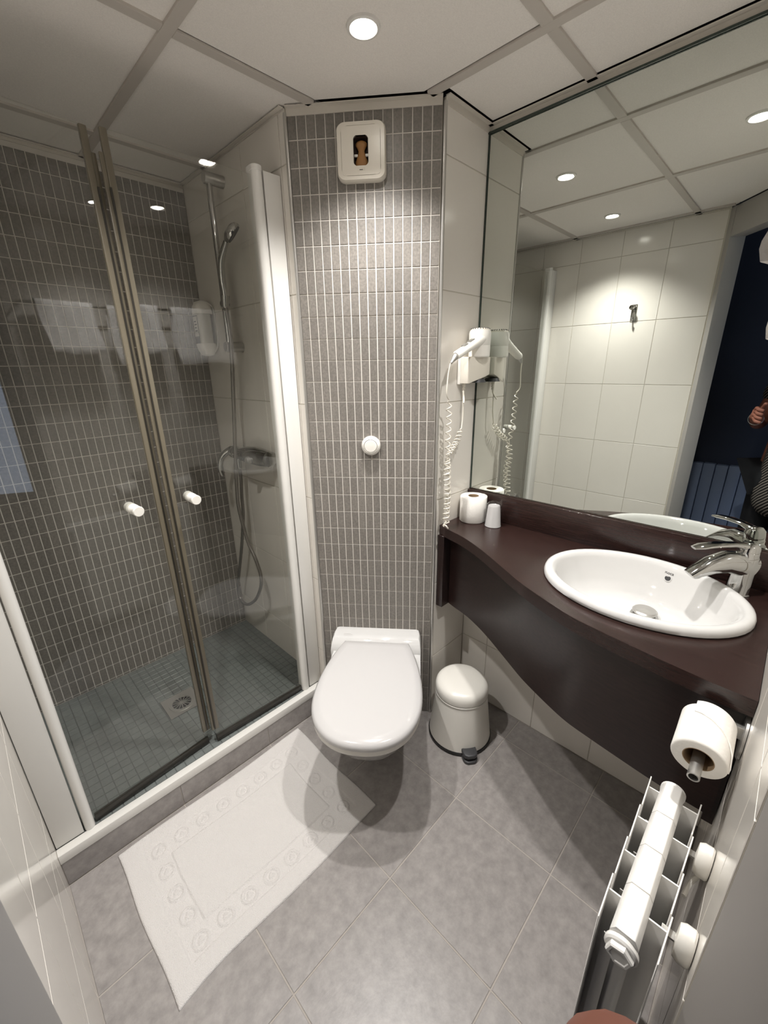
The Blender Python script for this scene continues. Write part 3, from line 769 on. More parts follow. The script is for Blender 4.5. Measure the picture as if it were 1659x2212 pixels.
k0 = [i for i in range(len(ap0)) if YN+.002 < ap0[i].y < YB-.03]
A0 = [ap0[i] for i in k0]; A1 = [ap1[i] for i in k0]
obj('apron', MB().prism([(p.x, p.y) for p in A0]+[(p.x, p.y) for p in A1[::-1]], .55, ZC-.037).me(ang=25), 'wenge_dark', va, label='curved dark apron panel')
obj('end_panel', MB().box(1.197, XM-.004, YB-.030, YB-.0015, .548, ZC-.037).me(bevel=.001, seg=1), 'wenge_dark', va)
obj('end_panel', MB().box(.936, XM-.004, YN+.0015, YN+.022, .52, ZC-.037).me(bevel=.001, seg=1), 'wenge_dark', va)

# ------------------------------------------------------------------ basin
ba = thing('wash_basin', 'oval white drop-in washbasin set into the dark counter', 'washbasin', (SBX, SBY, ZC))
def el(sx, sy, z, dx=0, dy=0, n=56): return [Vector((SBX+dx+SBA*sx*math.cos(2*PI*k/n), SBY+dy+SBB*sy*math.sin(2*PI*k/n), z)) for k in range(n)]
DXb, DYb = .076, -.016
obj('bowl', MB().loft([el(.88, .88, ZC-.03), el(.97, .97, ZC+.0005), el(1.0, 1.0, ZC+.004), el(1.0, 1.0, ZC+.012), el(.985, .985, ZC+.020), el(.955, .957, ZC+.0245), el(.915, .925, ZC+.0245), el(.875, .893, ZC+.020), el(.845, .868, ZC+.008, .003), el(.80, .83, ZC-.02, .008, -.001), el(.72, .76, ZC-.055, .016, -.003), el(.60, .65, ZC-.085, .034, -.006), el(.44, .48, ZC-.102, .052, -.010), el(.26, .28, ZC-.109, .070, -.014), el(.12, .10, ZC-.111, DXb, DYb)], cap0=False).me(ang=60), 'ceramic', ba)
dc = Vector((SBX+DXb, SBY+DYb, ZC-.111))
obj('drain_plug', MB().lathe([(.026, .003), (.026, .010), (.0315, .0135), (.032, .0165), (.028, .020), (.0, .0225)], c=dc, n=32, cap0=True, cap1=False).me(ang=30), 'brushed', ba)
obj('drain_collar', MB().lathe([(.036, .0012), (.034, .0045), (.028, .0045), (.026, .001)], c=dc, n=32, cap0=False, cap1=False).me(), 'chrome', ba)
# overflow on the back wall of the bowl, maker's name above it
th = math.atan2((.155-SBY)/SBB, 1.0)+.0
def bowl_pt(t, f, z): return Vector((SBX+.006+SBA*f*math.cos(t), SBY+SBB*f*1.03*math.sin(t), z))
t_o = -.20
pa = bowl_pt(t_o, .822, ZC-.008); pb = bowl_pt(t_o, .80, ZC-.024); pcn = (pa+pb)/2
upv = (pa-pb).normalized(); tang = (bowl_pt(t_o+.05, .81, 0)-bowl_pt(t_o-.05, .81, 0)).normalized(); nrm = tang.cross(upv).normalized()
if nrm.x > 0: nrm = -nrm
om = basis(pcn, upv.cross(nrm), upv, nrm)
obj('overflow_ring', MB().lathe([(.0098, -.002), (.0098, .0012), (.0078, .0014), (.0074, -.002)], n=24, cap0=False, cap1=False).xf(om).me(), 'ceramic', ba)
obj('overflow_hole', MB().lathe([(.0078, .0004), (.0, .0002)], n=24, cap0=False, cap1=False).xf(om).me(), 'dark_grey', ba)
fc = bpy.data.curves.new('maker', 'FONT'); fc.body = 'Roca'; fc.size = .0115; fc.align_x = 'CENTER'; fc.extrude = .0002
fo = bpy.data.objects.new('tmp', fc); COL.objects.link(fo)
dg = bpy.context.evaluated_depsgraph_get(); tme = bpy.data.meshes.new_from_object(fo.evaluated_get(dg)); bpy.data.objects.remove(fo)
tme.transform(basis(pcn+upv*.0125+nrm*.0022, upv.cross(nrm), upv, nrm)); tme.materials.clear()
obj('maker_name', tme, 'ink', ba, label='small dark maker name printed above the overflow')

# ------------------------------------------------------------------ basin tap
fx_, fy_ = 1.330, .016
sdir = Vector((-.66, .751, 0)).normalized(); sl = Vector((-sdir.y, sdir.x, 0))
fm = basis((fx_, fy_, ZC), sdir, sl, (0, 0, 1))
fa = thing('basin_tap', 'chrome single lever basin tap behind the washbasin', 'tap', (fx_, fy_, ZC))
def frings(sec_, n=24, p=2.4):
    rings = []
    for (c, ax, a, b) in sec_:
        c, ax = Vector(c), Vector(ax).normalized(); v = Vector((0, 1, 0)); u = v.cross(ax).normalized()
        r = []
        for k in range(n):
            t = 2*PI*k/n; c_, s_ = math.cos(t), math.sin(t); q = (abs(c_)**p+abs(s_)**p)**(-1/p)
            r.append(c+u*c_*q*a+v*s_*q*b)
        rings.append(r)
    return rings
obj('base', MB().loft(frings([((0, 0, 0), (0, 0, 1), .027, .027), ((0, 0, .004), (0, 0, 1), .027, .027), ((0, 0, .006), (0, 0, 1), .0245, .0245), ((-.001, 0, .05), (0, 0, 1), .0235, .0235), ((-.002, 0, .09), (0, 0, 1), .023, .024), ((-.002, 0, .108), (0, 0, 1), .0235, .024), ((-.002, 0, .112), (0, 0, 1), .021, .022)])).xf(fm).me(ang=50), 'chrome', fa)
obj('spout', MB().loft(frings([((-.016, 0, .074), (1, 0, .45), .030, .0245), ((.012, 0, .086), (1, 0, .28), .033, .0255), ((.048, 0, .090), (1, 0, -.15), .029, .025), ((.085, 0, .079), (1, 0, -.5), .0225, .0235), ((.115, 0, .062), (1, 0, -.75), .0145, .021), ((.130, 0, .053), (1, 0, -.9), .010, .019)])).xf(fm).me(ang=50), 'chrome', fa)
obj('aerator', MB().lathe([(.0105, -.006), (.011, .012)], c=(.112, 0, .052), axis=(.5, 0, 1), n=20).xf(fm).me(), 'chrome', fa)
obj('neck', MB().loft(frings([((-.002, 0, .111), (0, 0, 1), .0225, .0225), ((-.001, 0, .120), (.1, 0, 1), .0225, .0225), ((.0, 0, .132), (.2, 0, 1), .021, .0215), ((.002, 0, .141), (.25, 0, 1), .015, .016), ((.003, 0, .144), (.25, 0, 1), .005, .005)])).xf(fm).me(ang=50), 'chrome', fa)
obj('lever', MB().loft(frings([((-.012, 0, .128), (1, 0, .25), .008, .012), ((.01, 0, .134), (1, 0, .2), .0085, .0155), ((.04, 0, .139), (1, 0, .08), .006, .013), ((.08, 0, .138), (1, 0, -.08), .0055, .0155), ((.118, 0, .133), (1, 0, -.15), .005, .0165), ((.136, 0, .129), (1, 0, -.2), .003, .010)])).xf(fm).me(ang=50), 'chrome', fa)
obj('red_blue_dot', MB().lathe([(.0025, 0), (.002, .001)], c=(-.0262, 0, .10), axis=(-1, 0, 0), n=10).xf(fm).me(), 'white_plastic', fa)
obj('popup_knob', MB().tube([(-.022, 0, .03), (-.034, 0, .07), (-.034, 0, .095)], .003, n=8).xf(fm).me(), 'chrome', fa)

# ------------------------------------------------------------------ things on the counter
def roll(name, label, c, axis, R_, L, group='toilet rolls', core=.0205):
    e = thing(name, label, 'toilet roll', c, group); ax = Vector(axis).normalized()
    prof = [(core, 0), (R_-.003, 0), (R_, .003), (R_-.0003, L*.5), (R_, L-.003), (R_-.003, L), (core, L)]
    obj('paper', MB().lathe(prof, c=c, axis=ax, n=48, cap0=False, cap1=False).me(ang=50), 'paper', e)
    obj('core', MB().lathe([(core, 0), (core, L), (core-.0013, L), (core-.0013, 0), (core, 0)], c=c, axis=ax, n=32, cap0=False, cap1=False).me(), 'card', e)
    return e
TPX, TPY = 1.338, .833
r1 = roll('toilet_roll', 'spare toilet roll standing on the counter corner', (TPX, TPY, ZC+.0005), (0, 0, 1), .0505, .100)
obj('loose_sheet', MB().prism([(TPX+.052*math.cos(a), TPY+.052*math.sin(a)) for a in [math.radians(-70+6*k) for k in range(12)]]+[(TPX+.0512*math.cos(a), TPY+.0512*math.sin(a)) for a in [math.radians(-70+6*k) for k in range(11, -1, -1)]], ZC+.003, ZC+.1).me(), 'paper', r1)
cu = thing('plastic_cup', 'upturned white cup wrapped in clear film beside the spare roll', 'cup', (1.333, .744, ZC))
cx_, cy_ = 1.337, .741
obj('cup_body', MB().lathe([(.0295, .0005), (.0305, .002), (.029, .005), (.0225, .078), (.021, .081), (.019, .079), (.0, .0785)], c=(cx_, cy_, ZC), n=36, cap0=False, cap1=False).me(ang=40), 'seat_plastic', cu)
rw = random.Random(5); rings = []
for z, r in ((.001, .032), (.02, .031), (.045, .0285), (.07, .027), (.085, .0265), (.094, .018), (.098, .006)):
    rings.append([Vector((cx_+(r+rw.uniform(0, .0025))*math.cos(2*PI*k/22), cy_+(r+rw.uniform(0, .0025))*math.sin(2*PI*k/22), ZC+z)) for k in range(22)])
fi = obj('film_wrap', MB().loft(rings, cap0=False).me(ang=20), 'film', cu, label='clear crinkled film')
tw = [(0, .024, .05), (.0, .037, .06), (-.004, .050, .03), (-.008, .048, .008), (.0, .036, .02)]
obj('film_tail', MB().loft([[Vector((cx_+x+.001*s_, cy_+y, ZC+z)) for x, y, z in tw] for s_ in (-2, 2)]).me(ang=20), 'film', fi)
tw2 = [(0.0, -.012, .088), (0.0, -.03, .112), (.004, -.034, .108), (.002, -.03, .085), (.0, -.02, .08)]
obj('film_tail', MB().loft([[Vector((cx_+x+.001*s_, cy_+y, ZC+z)) for x, y, z in tw2] for s_ in (-2, 2)]).me(ang=20), 'film', fi)

# ------------------------------------------------------------------ hair dryer in its wall holder
hd = thing('dryer_holder', 'white wall holder box for the hair dryer beside the mirror', 'holder', (1.34, YB, 1.41))
def hsec(z, x0, x1, yf, yb=YB-.0015, r=.012):
    return [Vector((x0, yb, z)), Vector((x0, yf+.008, z)), Vector((x0+.004, yf, z)), Vector(((x0+x1)/2-.012, yf-.008, z)), Vector(((x0+x1)/2+.02, yf-.016, z)), Vector((x1-.01, yf-.018, z)), Vector((x1, yf-.006, z)), Vector((x1, yb, z))]
hx0, hx1, hy = 1.284, 1.398, .846
def curve_bottom(v):                                     # the underside sweeps up to the right
    t = (v.x-hx0)/(hx1-hx0); return Vector((v.x, v.y, 1.412+.026*max(0, t-.25)**1.2*1.3+(.008 if v.y < hy else 0)))
bot = [curve_bottom(v) for v in hsec(0, hx0, hx1, hy)]
obj('box', MB().loft([bot, hsec(1.497, hx0, hx1, hy), hsec(1.500, hx0+.001, hx1-.001, hy+.001)]).me(bevel=.002, ang=30), 'cream_plastic', hd)
obj('wall_plate', MB().box(hx0-.002, 1.312, YB-.014, YB-.0012, 1.409, 1.499).me(bevel=.002), 'white_plastic', hd)
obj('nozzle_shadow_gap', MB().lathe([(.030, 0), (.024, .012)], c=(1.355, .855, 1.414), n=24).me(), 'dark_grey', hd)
obj('cable_gland', MB().lathe([(.0055, 0), (.0065, -.01), (.0045, -.012), (.0065, -.02), (.0045, -.022), (.005, -.03)], c=(1.305, YB-.016, 1.412), n=14).me(), 'cream_plastic', hd)
hc_ = spline([(1.305, YB-.016, 1.384), (1.303, YB-.018, 1.37), (1.297, YB-.024, 1.355), (1.290, YB-.028, 1.345)], 5)
obj('mains_lead', MB().tube(hc_, .003, n=8).me(), 'cream_plastic', hd)
dy = thing('hair_dryer', 'white hair dryer resting upright in the wall holder', 'hair dryer', (1.345, .85, 1.5))
HX, HY = 1.342, .847
obj('barrel', MB().lathe([(.034, 1.498), (.0365, 1.502), (.0368, 1.535), (.0362, 1.536), (.0368, 1.537), (.0375, 1.575), (.035, 1.584)], c=(HX, HY, 0), n=40, cap0=True, cap1=True).me(ang=30), 'white_plastic', dy)
obj('grille_cap', MB().lathe([(.034, 1.584), (.030, 1.591), (.0, 1.594)], c=(HX, HY, 0), n=40, cap0=False, cap1=False).me(), 'cream_plastic', dy)
for k in range(22):
    a = 2*PI*k/22
    for r in (.0275, .0315): obj('grille_slot', MB().box(r-.0014, r+.0014, -.0012, .0012, 1.5905-(.0022 if r > .03 else 0), 1.593-(.0026 if r > .03 else 0), Matrix.Translation((HX, HY, 0)) @ Matrix.Rotation(a, 4, 'Z')).me(smooth=False), 'dark_grey', dy)
h0, h1 = Vector((HX-.015, HY-.012, 1.556)), Vector((1.186, .838, 1.500))
hdv = (h1-h0).normalized()
def hring(t, a, b):
    c = h0.lerp(h1, t); v = Vector((0, 0, 1)).cross(hdv).normalized(); u = hdv.cross(v)
    return [c+u*math.cos(2*PI*k/20)*a+v*math.sin(2*PI*k/20)*b for k in range(20)]
obj('handle', MB().loft([hring(0, .020, .022), hring(.25, .0155, .0185), hring(.6, .0135, .0165), hring(.92, .0135, .016), hring(.98, .0115, .013)]).me(), 'white_plastic', dy)
hv = hdv.cross(Vector((0, 0, 1)).cross(hdv).normalized())
for t, L in ((.36, .014), (.60, .012)):
    c = h0.lerp(h1, t)+hv*(.0148 if t < .5 else .0135); m = basis(c, hdv, Vector((0, 0, 1)).cross(hdv).normalized(), hv)
    obj('switch', MB().box(-L, L, -.007, .007, -.002, .003, m).me(bevel=.0015), 'brushed', dy)
obj('strain_relief', MB().lathe([(.010, 0), (.010, .008), (.006, .02), (.0042, .032)], c=h1-hdv*.004, axis=hdv+Vector((0, 0, -.5)), n=16).me(), 'brushed', dy)
# spiral cord: down from the handle, hanging to the counter edge, back up to the holder
rc = random.Random(11)
p0 = h1+hdv*.020+Vector((0, 0, -.012))
def coil(path, radius, pitch, wire, n=12, per=12):
    pts = spline(path, 14); out = []; ang = 0
    L = [0]
    for i in range(1, len(pts)): L.append(L[-1]+(pts[i]-pts[i-1]).length)
    tot = L[-1]; steps = int(tot/pitch*per); u = None
    for s_ in range(steps+1):
        d = tot*s_/steps
        i = max(j for j in range(len(L)) if L[j] <= d+1e-9); i = min(i, len(pts)-2)
        f = (d-L[i])/max(1e-9, L[i+1]-L[i]); p = pts[i].lerp(pts[i+1], f); t = (pts[i+1]-pts[i]).normalized()
        u = t.orthogonal().normalized() if u is None else (u-t*u.dot(t)).normalized(); v = t.cross(u)
        a = 2*PI*s_/per; rr_ = radius*min(1, d/.02, (tot-d)/.02+.05)
        out.append(p+(u*math.cos(a)+v*math.sin(a))*rr_)
    return out
cy0 = .842
path1 = [(p0.x-.004, p0.y, p0.z), (p0.x-.010, cy0, 1.44), (p0.x-.014, cy0, 1.385), (1.172, cy0+.004, 1.365)]
straight = spline(path1, 6)
c1 = coil([(1.172, cy0+.004, 1.365), (1.176, .846, 1.29), (1.180, .85, 1.21), (1.186, .852, 1.165)], .0085, .026, .0026)
c2 = coil([(1.186, .852, 1.165), (1.178, .848, 1.10), (1.186, .848, 1.05), (1.184, .846, 1.0), (1.178, .845, .955), (1.168, .843, .925)], .0105, .0185, .0026)
c2b = coil([(1.168, .843, .925), (1.160, .840, .916), (1.172, .836, .914), (1.180, .842, .93), (1.190, .85, .98), (1.194, .853, 1.05), (1.188, .85, 1.11), (1.194, .856, 1.17)], .0085, .021, .0026)
c3 = coil([(1.194, .856, 1.17), (1.225, .862, 1.19), (1.262, .868, 1.215), (1.292, .872, 1.255)], .0095, .016, .0026)
st2 = spline([(1.292, .872, 1.255), (1.300, .874, 1.30), (1.300, .876, 1.36), (1.302, .878, 1.414)], 6)
cord = straight[:-1]+c1[:-1]+c2[:-1]+c2b[:-1]+c3[:-1]+st2
obj('spiral_cord', MB().tube(cord, .0022, n=7).me(), 'cream_plastic', dy, label='white coiled cord hanging down to the counter edge')

# ------------------------------------------------------------------ toilet roll holder on the radiator wall
rn, rf = Vector((.770, -.0063, .810)), Vector((.866, -.0045, .822))
rax = (rf-rn).normalized()
rh = thing('roll_holder', 'metal toilet roll holder on the tiled radiator wall', 'roll holder', (.9, YN, .8))
obj('wall_disc', MB().lathe([(.0, .0), (.045, .0), (.045, .004), (.042, .006), (.0, .007)], c=(.900, YN+.001, .800), axis=(0, 1, 0), n=36, cap0=False, cap1=False).me(ang=30), 'brushed', rh)
obj('arm', MB().box(.876, .888, YN+.006, rf.y+.008, .806, .832).me(bevel=.001), 'brushed', rh)
sp0 = rf+rax*.012-Vector((0, 0, .010)); 
obj('spindle', MB().lathe([(.0095, 0), (.0095, .140), (.0072, .140), (.0072, .0), (.0095, 0)], c=sp0, axis=-rax, n=28, cap0=False, cap1=False).me(ang=30), 'aluminium', rh)
r2 = roll('toilet_roll', 'toilet roll on the metal holder above the radiator', rn, rax, .0415, (rf-rn).length, core=.0235)
u_, v_ = Vector((0, -1, 0)), Vector((0, 0, 1))
fl_pts = [math.radians(a) for a in range(-10, 125, 6)]
def flp(x, a, r): return rn+rax*x+u_*r*math.cos(a)+v_*r*math.sin(a)
Lr = (rf-rn).length
frs = []
for k, a in enumerate(fl_pts):
    q = .088-.060*(k/len(fl_pts))**.7
    frs.append([flp(Lr-q, a, .0418), flp(Lr-.001, a, .0418), flp(Lr-.001, a, .0432), flp(Lr-q, a, .0440+.0006*math.sin(k*1.7))])
obj('torn_flap', MB().loft(frs).me(ang=30), 'paper', r2)

# ------------------------------------------------------------------ radiator in front of the near wall
ra = thing('radiator', 'white sectional aluminium radiator beside the doorway', 'radiator', (.64, .012, .1))
rx0, pitch, ZR1 = .4905, .0775, .700
yb_, yf_ = -.031, .053; ymid = (yb_+yf_)/2+.003
for k in range(4):
    c = rx0+pitch*(k+.5); hexs = [(-.0125, ZR1), (.0125, ZR1), (.019, ZR1-.012), (.019, ZR1-.050), (.010, ZR1-.060), (-.010, ZR1-.060), (-.019, ZR1-.050), (-.019, ZR1-.012)]
    s_ = obj('section', MB().loft([[Vector((xx, ymid+y_, z_)) for y_, z_ in hexs] for xx in (c-pitch/2+.0006, c+pitch/2-.0006)]).me(bevel=.0015, seg=2), 'radiator', ra)
    obj('water_tube', MB().lathe([(.013, .12), (.013, ZR1-.05)], c=(c, ymid, 0), n=16).me(), 'radiator', s_)
    z1 = ZR1-.008
    for (y0, y1, nm) in ((yf_-.0022, yf_, 'front_fin'), (yb_, yb_+.0022, 'rear_fin')):
        sk = .0024 if nm == 'front_fin' else -.0024       # fins stand slightly askew, so their ends step
        obj(nm, MB().prism([(c-pitch/2+.001, y0-sk), (c+pitch/2-.001, y0), (c+pitch/2-.001, y1), (c-pitch/2+.001, y1-sk)], .10, z1).me(bevel=.0006, seg=1), 'radiator', s_)
    wx = c+pitch*.18
    obj('web', MB().box(wx-.0012, wx+.0012, ymid+.012, yf_-.001, .10, z1-.004).me(smooth=False), 'radiator', s_)
    obj('web', MB().box(wx-.0012, wx+.0012, yb_+.001, ymid-.012, .10, z1-.004).me(smooth=False), 'radiator', s_)
    obj('side_rib', MB().box(c-pitch*.25, c-pitch*.25+.0018, ymid+.010, ymid+.026, .10, ZR1-.06).me(smooth=False), 'radiator', s_)
pc = Vector((rx0, ymid, ZR1-.028))
obj('end_plug', MB().lathe([(.021, .002), (.0225, -.001), (.0225, -.006), (.020, -.0085)], c=pc, axis=(1, 0, 0), n=28, cap0=False).me(), 'radiator', ra)
obj('plug_hex', MB().lathe([(.0185, -.008), (.0185, -.015), (.0165, -.017), (.013, -.017), (.012, -.0155)], c=pc, axis=(1, 0, 0), n=6, cap0=False).me(ang=20), 'radiator', ra)
obj('gasket', MB().lathe([(.0205, .003), (.0205, .0015)], c=pc, axis=(1, 0, 0), n=24).me(), 'dark_grey', ra)
obj('end_plug', MB().lathe([(.019, 0), (.021, .004), (.021, .012), (.016, .016)], c=(rx0+4*pitch, ymid, ZR1-.028), axis=(1, 0, 0), n=24).me(), 'radiator', ra)
for bx_ in (.555, .705):
    br = obj('wall_bracket', MB().lathe([(.0, .0), (.019, .0), (.021, .003), (.021, .014), (.018, .021), (.0, .023)], axis=(0, 1, 0), c=(0, 0, 0), n=28, cap0=False, cap1=False).xf(Matrix.Translation((bx_, YN+.001, ZR1-.028)) @ Matrix.Diagonal((1, 1, 1.6, 1))).me(ang=40), 'white_plastic', ra)
    obj('bracket_pin', MB().box(bx_-.006, bx_+.006, YN+.02, yb_+.01, ZR1-.03, ZR1-.026).me(smooth=False), 'brushed', br)
obj('pipe_clip', MB().tube(spline([(.70, YN+.012, ZR1-.06), (.69, yb_-.012, ZR1-.075), (.665, yb_-.008, ZR1-.08)], 5), .004, n=8).me(), 'white_plastic', ra)

# ------------------------------------------------------------------ towels on a wall rail (seen at the right edge and in the shower glass)
rk = thing('towel_rail', 'chrome towel rail on the tiled wall beside the mirror', 'towel rail', (.9, YN, 1.78))
obj('rod', MB().lathe([(.006, 0), (.006, .80)], c=(.53, .008, 1.785), axis=(1, 0, 0), n=16).me(), 'chrome', rk)
for x in (.55, 1.31): obj('arm', MB().lathe([(.012, 0), (.012, .006), (.006, .008), (.006, .072)], c=(x, YN, 1.785), axis=(0, 1, 0), n=16).me(), 'chrome', rk)
RDY = .008
def towel(x0, x1, zf, zb, label, seed, bulge):
    rt = random.Random(seed); e = thing('towel', label, 'towel', ((x0+x1)/2, .045, zf), 'towels on the rail')
    N = 26; rings = []
    prof = [(.012+.004, zb)]+[(.022, 1.62+.0*z) for z in ()]
    path = []
    for k in range(13): path.append((-.006, zb+(1.775-zb)*k/12))
    for k in range(1, 8): a = PI-PI*k/8; path.append((RDY+.013*math.cos(a), 1.785+.013*math.sin(a)))
    for k in range(19): path.append((RDY+.013+bulge*(k/18)**2.2-(.012 if k == 18 else (.004 if k == 17 else 0)), 1.775-(1.775-zf)*k/18))
    vs, fs = [], []; th_ = .007
    for i in range(N+1):
        u = i/N; x = x0+(x1-x0)*u
        for off in (0, 1):
            for (y, z) in path:
                wv = .004*math.sin(u*9+seed)+.003*math.sin(u*21+z*13)
                out_n = -th_ if off else 0
                inn = 1 if y > RDY else -1
                vs.append((x+.006*math.sin(z*20+seed), y+(wv if y > RDY else 0)+(-out_n if y > RDY else out_n), z+(.004 if off and abs(y-RDY) < .014 else 0)+.006*math.sin(u*7+seed)*(1 if z < zf+.02 else 0)))
    m = len(path)
    idx = lambda i, off, k: i*2*m+off*m+k
    for i in range(N):
        for k in range(m-1):
            fs.append((idx(i, 0, k), idx(i+1, 0, k), idx(i+1, 0, k+1), idx(i, 0, k+1)))
            fs.append((idx(i, 1, k), idx(i, 1, k+1), idx(i+1, 1, k+1), idx(i+1, 1, k)))
        for k in (0, m-1): fs.append((idx(i, 0, k), idx(i, 1, k), idx(i+1, 1, k), idx(i+1, 0, k)))
    for i in (0, N):
        for k in range(m-1): fs.append((idx(i, 0, k), idx(i, 0, k+1), idx(i, 1, k+1), idx(i, 1, k)))
    bm = bmesh.new(); bm.from_mesh(mesh(vs, fs))
    obj('cloth', smooth_by_angle(bm_mesh(bm), 70), 'towel', e)
    return e
towel(.605, .845, 1.560, 1.60, 'white fluffy towel hanging on the rail nearest the doorway', 1, .040)
towel(.905, 1.235, 1.508, 1.58, 'white fluffy towel hanging on the rail nearest the mirror', 4, .048)

# ------------------------------------------------------------------ robe hook on the left wall
hk = thing('robe_hook', 'small chrome robe hook on the white wall seen in the mirror', 'hook', (XL, .815, 1.74))
obj('plate', MB().box(XL, XL+.004, .800, .828, 1.70, 1.79).me(bevel=.0012), 'chrome', hk)
obj('peg', MB().lathe([(.008, 0), (.007, .03), (.013, .036), (.013, .044), (.0, .046)], c=(XL+.002, .818, 1.772), axis=(1, 0, 0), n=20, cap1=False).me(), 'chrome', hk)
obj('lower_hook', MB().tube(spline([(XL+.003, .814, 1.715), (XL+.02, .814, 1.70), (XL+.034, .814, 1.708), (XL+.036, .814, 1.722)], 5), .004, n=10).me(), 'chrome', hk)

# ------------------------------------------------------------------ corridor behind the doorway (seen dimly in the mirror)
struct('wall_corridor_left', MB().box(-.92, -.86, -1.6, 1.4, 0, 2.3).me(smooth=False), 'blue_wall', 'dark blue corridor wall seen in the mirror')
struct('wall_corridor_back', MB().box(-.92, 1.4, -1.66, -1.6, 0, 2.3).me(smooth=False), 'blue_wall', 'dark blue wall at the end of the corridor')
struct('wall_corridor_end', MB().box(-.92, -.20, 1.4, 1.46, 0, 2.3).me(smooth=False), 'blue_wall', 'dark corridor wall beyond the bathroom')
struct('wall_corridor_right', MB().box(1.4, 1.46, -1.66, -.13, 0, 2.3).me(smooth=False), 'blue_wall', 'dark corridor wall behind the vanity wall')
co = basis(DA, DD, DN, (0, 0, 1))
struct('floor_corridor', MB().prism([(-.92, -1.66), (1.46, -1.66), (1.46, YN-.07), (DB.x+.02, YN-.07), (DB.x-.02, YN-.022), (XL-.022, .44), (XL-.065, .5), (XL-.065, 1.46), (-.92, 1.46)], -.05, -.004).me(smooth=False), 'corridor_floor', 'dark corridor floor')
struct('ceiling_corridor', MB().box(-.92, 1.46, -1.66, 1.46, 2.30, 2.34).me(smooth=False), 'corridor_ceiling', 'dark corridor ceiling')
cr = thing('panel_radiator', 'blue grey panel radiator on the corridor wall seen in the mirror', 'radiator', (-.83, .3, .1))
for k in range(12):
    y = -.02+.071*k
    obj('radiator_slat', MB().box(-.855, -.80, y+.0015, y+.0695, .12, .80+.003*(k % 2)).me(bevel=.006, seg=2), 'blue_radiator', cr)
obj('back_rail', MB().box(-.859, -.845, -.01, .80, .3, .34).me(smooth=False), 'blue_radiator', cr)

# ------------------------------------------------------------------ the photographer, standing in the corridor
pe = thing('person', 'person in a dark finely striped top holding up a phone, seen in the mirror', 'person', (-.37, -.03, 0))
fwd = Vector((.70, .714, 0)).normalized(); lft = Vector((-.714, .70, 0)).normalized(); up = Vector((0, 0, 1))
pc0 = Vector((-.37, -.03, 0))
def P3(f, l, z): return pc0+fwd*f+lft*l+up*z
def skin(name, verts, edges, radii, m, root=0, sub=2, parent=pe, flat=None):
    me = bpy.data.meshes.new('m'); me.from_pydata([tuple(v) for v in verts], edges, []); me.update()
    o = obj(name, me, m, parent)
    md = o.modifiers.new('skin', 'SKIN'); md.use_smooth_shade = True
    for i, r in enumerate(radii):
        sv = me.skin_vertices[0].data[i]; sv.radius = (r, r) if not isinstance(r, tuple) else r; sv.use_root = (i == root)
    ss = o.modifiers.new('subdiv', 'SUBSURF'); ss.levels = sub; ss.render_levels = sub
    return o
V, E_, Rr = [], [], []
def vtx(p, r, link=None):
    V.append(p); Rr.append(r)
    if link is not None: E_.append((link, len(V)-1))
    return len(V)-1
pel = vtx(P3(0, 0, .95), (.155, .105))
wai = vtx(P3(.01, 0, 1.10), (.135, .095), pel)
che = vtx(P3(.0, 0, 1.30), (.150, .105), wai)
sho = vtx(P3(-.01, 0, 1.42), (.11, .075), che)
nek = vtx(P3(.0, 0, 1.50), .052, sho); nk2 = vtx(P3(.02, 0, 1.55), .05, nek)
hd1 = vtx(P3(.035, 0, 1.61), (.066, .078), nk2); hd2 = vtx(P3(.03, 0, 1.68), (.076, .092), hd1); hd3 = vtx(P3(.02, 0, 1.745), (.062, .075), hd2)
for s_ in (1, -1):
    hip = vtx(P3(0, s_*.09, .88), .085, pel); kne = vtx(P3(.02, s_*.10, .49), .056, hip)
    ank = vtx(P3(0, s_*.105, .09), .038, kne); vtx(P3(.06, s_*.11, .05), .040, ank); vtx(P3(.15, s_*.12, .035), .032, len(V)-1)
# left arm: bent, hand raised in front of the chest
s1 = vtx(P3(-.005, .17, 1.40), .052, sho); e1 = vtx(P3(.04, .235, 1.12), .042, s1); w1 = vtx(P3(.235, .035, 1.175), .028, e1)
hL = vtx(P3(.285, -.02, 1.20), (.034, .020), w1)
for k in range(4):
    z_ = 1.245-.020*k
    f1 = vtx(P3(.312, -.040-.004*(k % 2), z_), .0095, hL); f2 = vtx(P3(.327, -.070, z_-.008), .009, f1); vtx(P3(.312, -.090, z_-.014), .0085, f2)
t1 = vtx(P3(.272, -.035, 1.245), .011, w1); vtx(P3(.285, -.06, 1.268), .010, t1)
# right arm: hand holds the phone just behind the lens
s2 = vtx(P3(-.005, -.17, 1.40), .052, sho); e2 = vtx(P3(.05, -.31, 1.15), .042, s2); w2 = vtx(P3(.195, -.295, 1.315), .028, e2)
cp = CAM-CF*.024
hR = vtx(cp+CR*.062-CU*.085, (.030, .020), w2)
for k in range(4):
    b_ = cp+CR*.070-CU*(.040+.020*k)
    f1 = vtx(b_-CF*.004, .009, hR); f2 = vtx(b_-CR*.022-CF*.012, .0085, f1); vtx(b_-CR*.045-CF*.012, .008, f2)
t2 = vtx(cp+CR*.045-CU*.118-CF*.004, .010, w2); vtx(cp+CR*.012-CU*.112-CF*.010, .009, t2)
ft = CAM+(CF+CR*((1235-829.5)/F_PX)-CU*((2212+45-1106)/F_PX))*.036
i1 = vtx(cp+CR*.066-CU*.105+CF*.030, .0095, hR); i2 = vtx(ft+CR*.024-CU*.028-CF*.004, .008, i1); vtx(ft, .0062, i2)
skin('body', V, E_, Rr, 'skin', root=pel, sub=2)
SV, SE, SR = [], [], []
def sv_(p, r, link=None):
    SV.append(p); SR.append(r)
    if link is not None: SE.append((link, len(SV)-1))
    return len(SV)-1
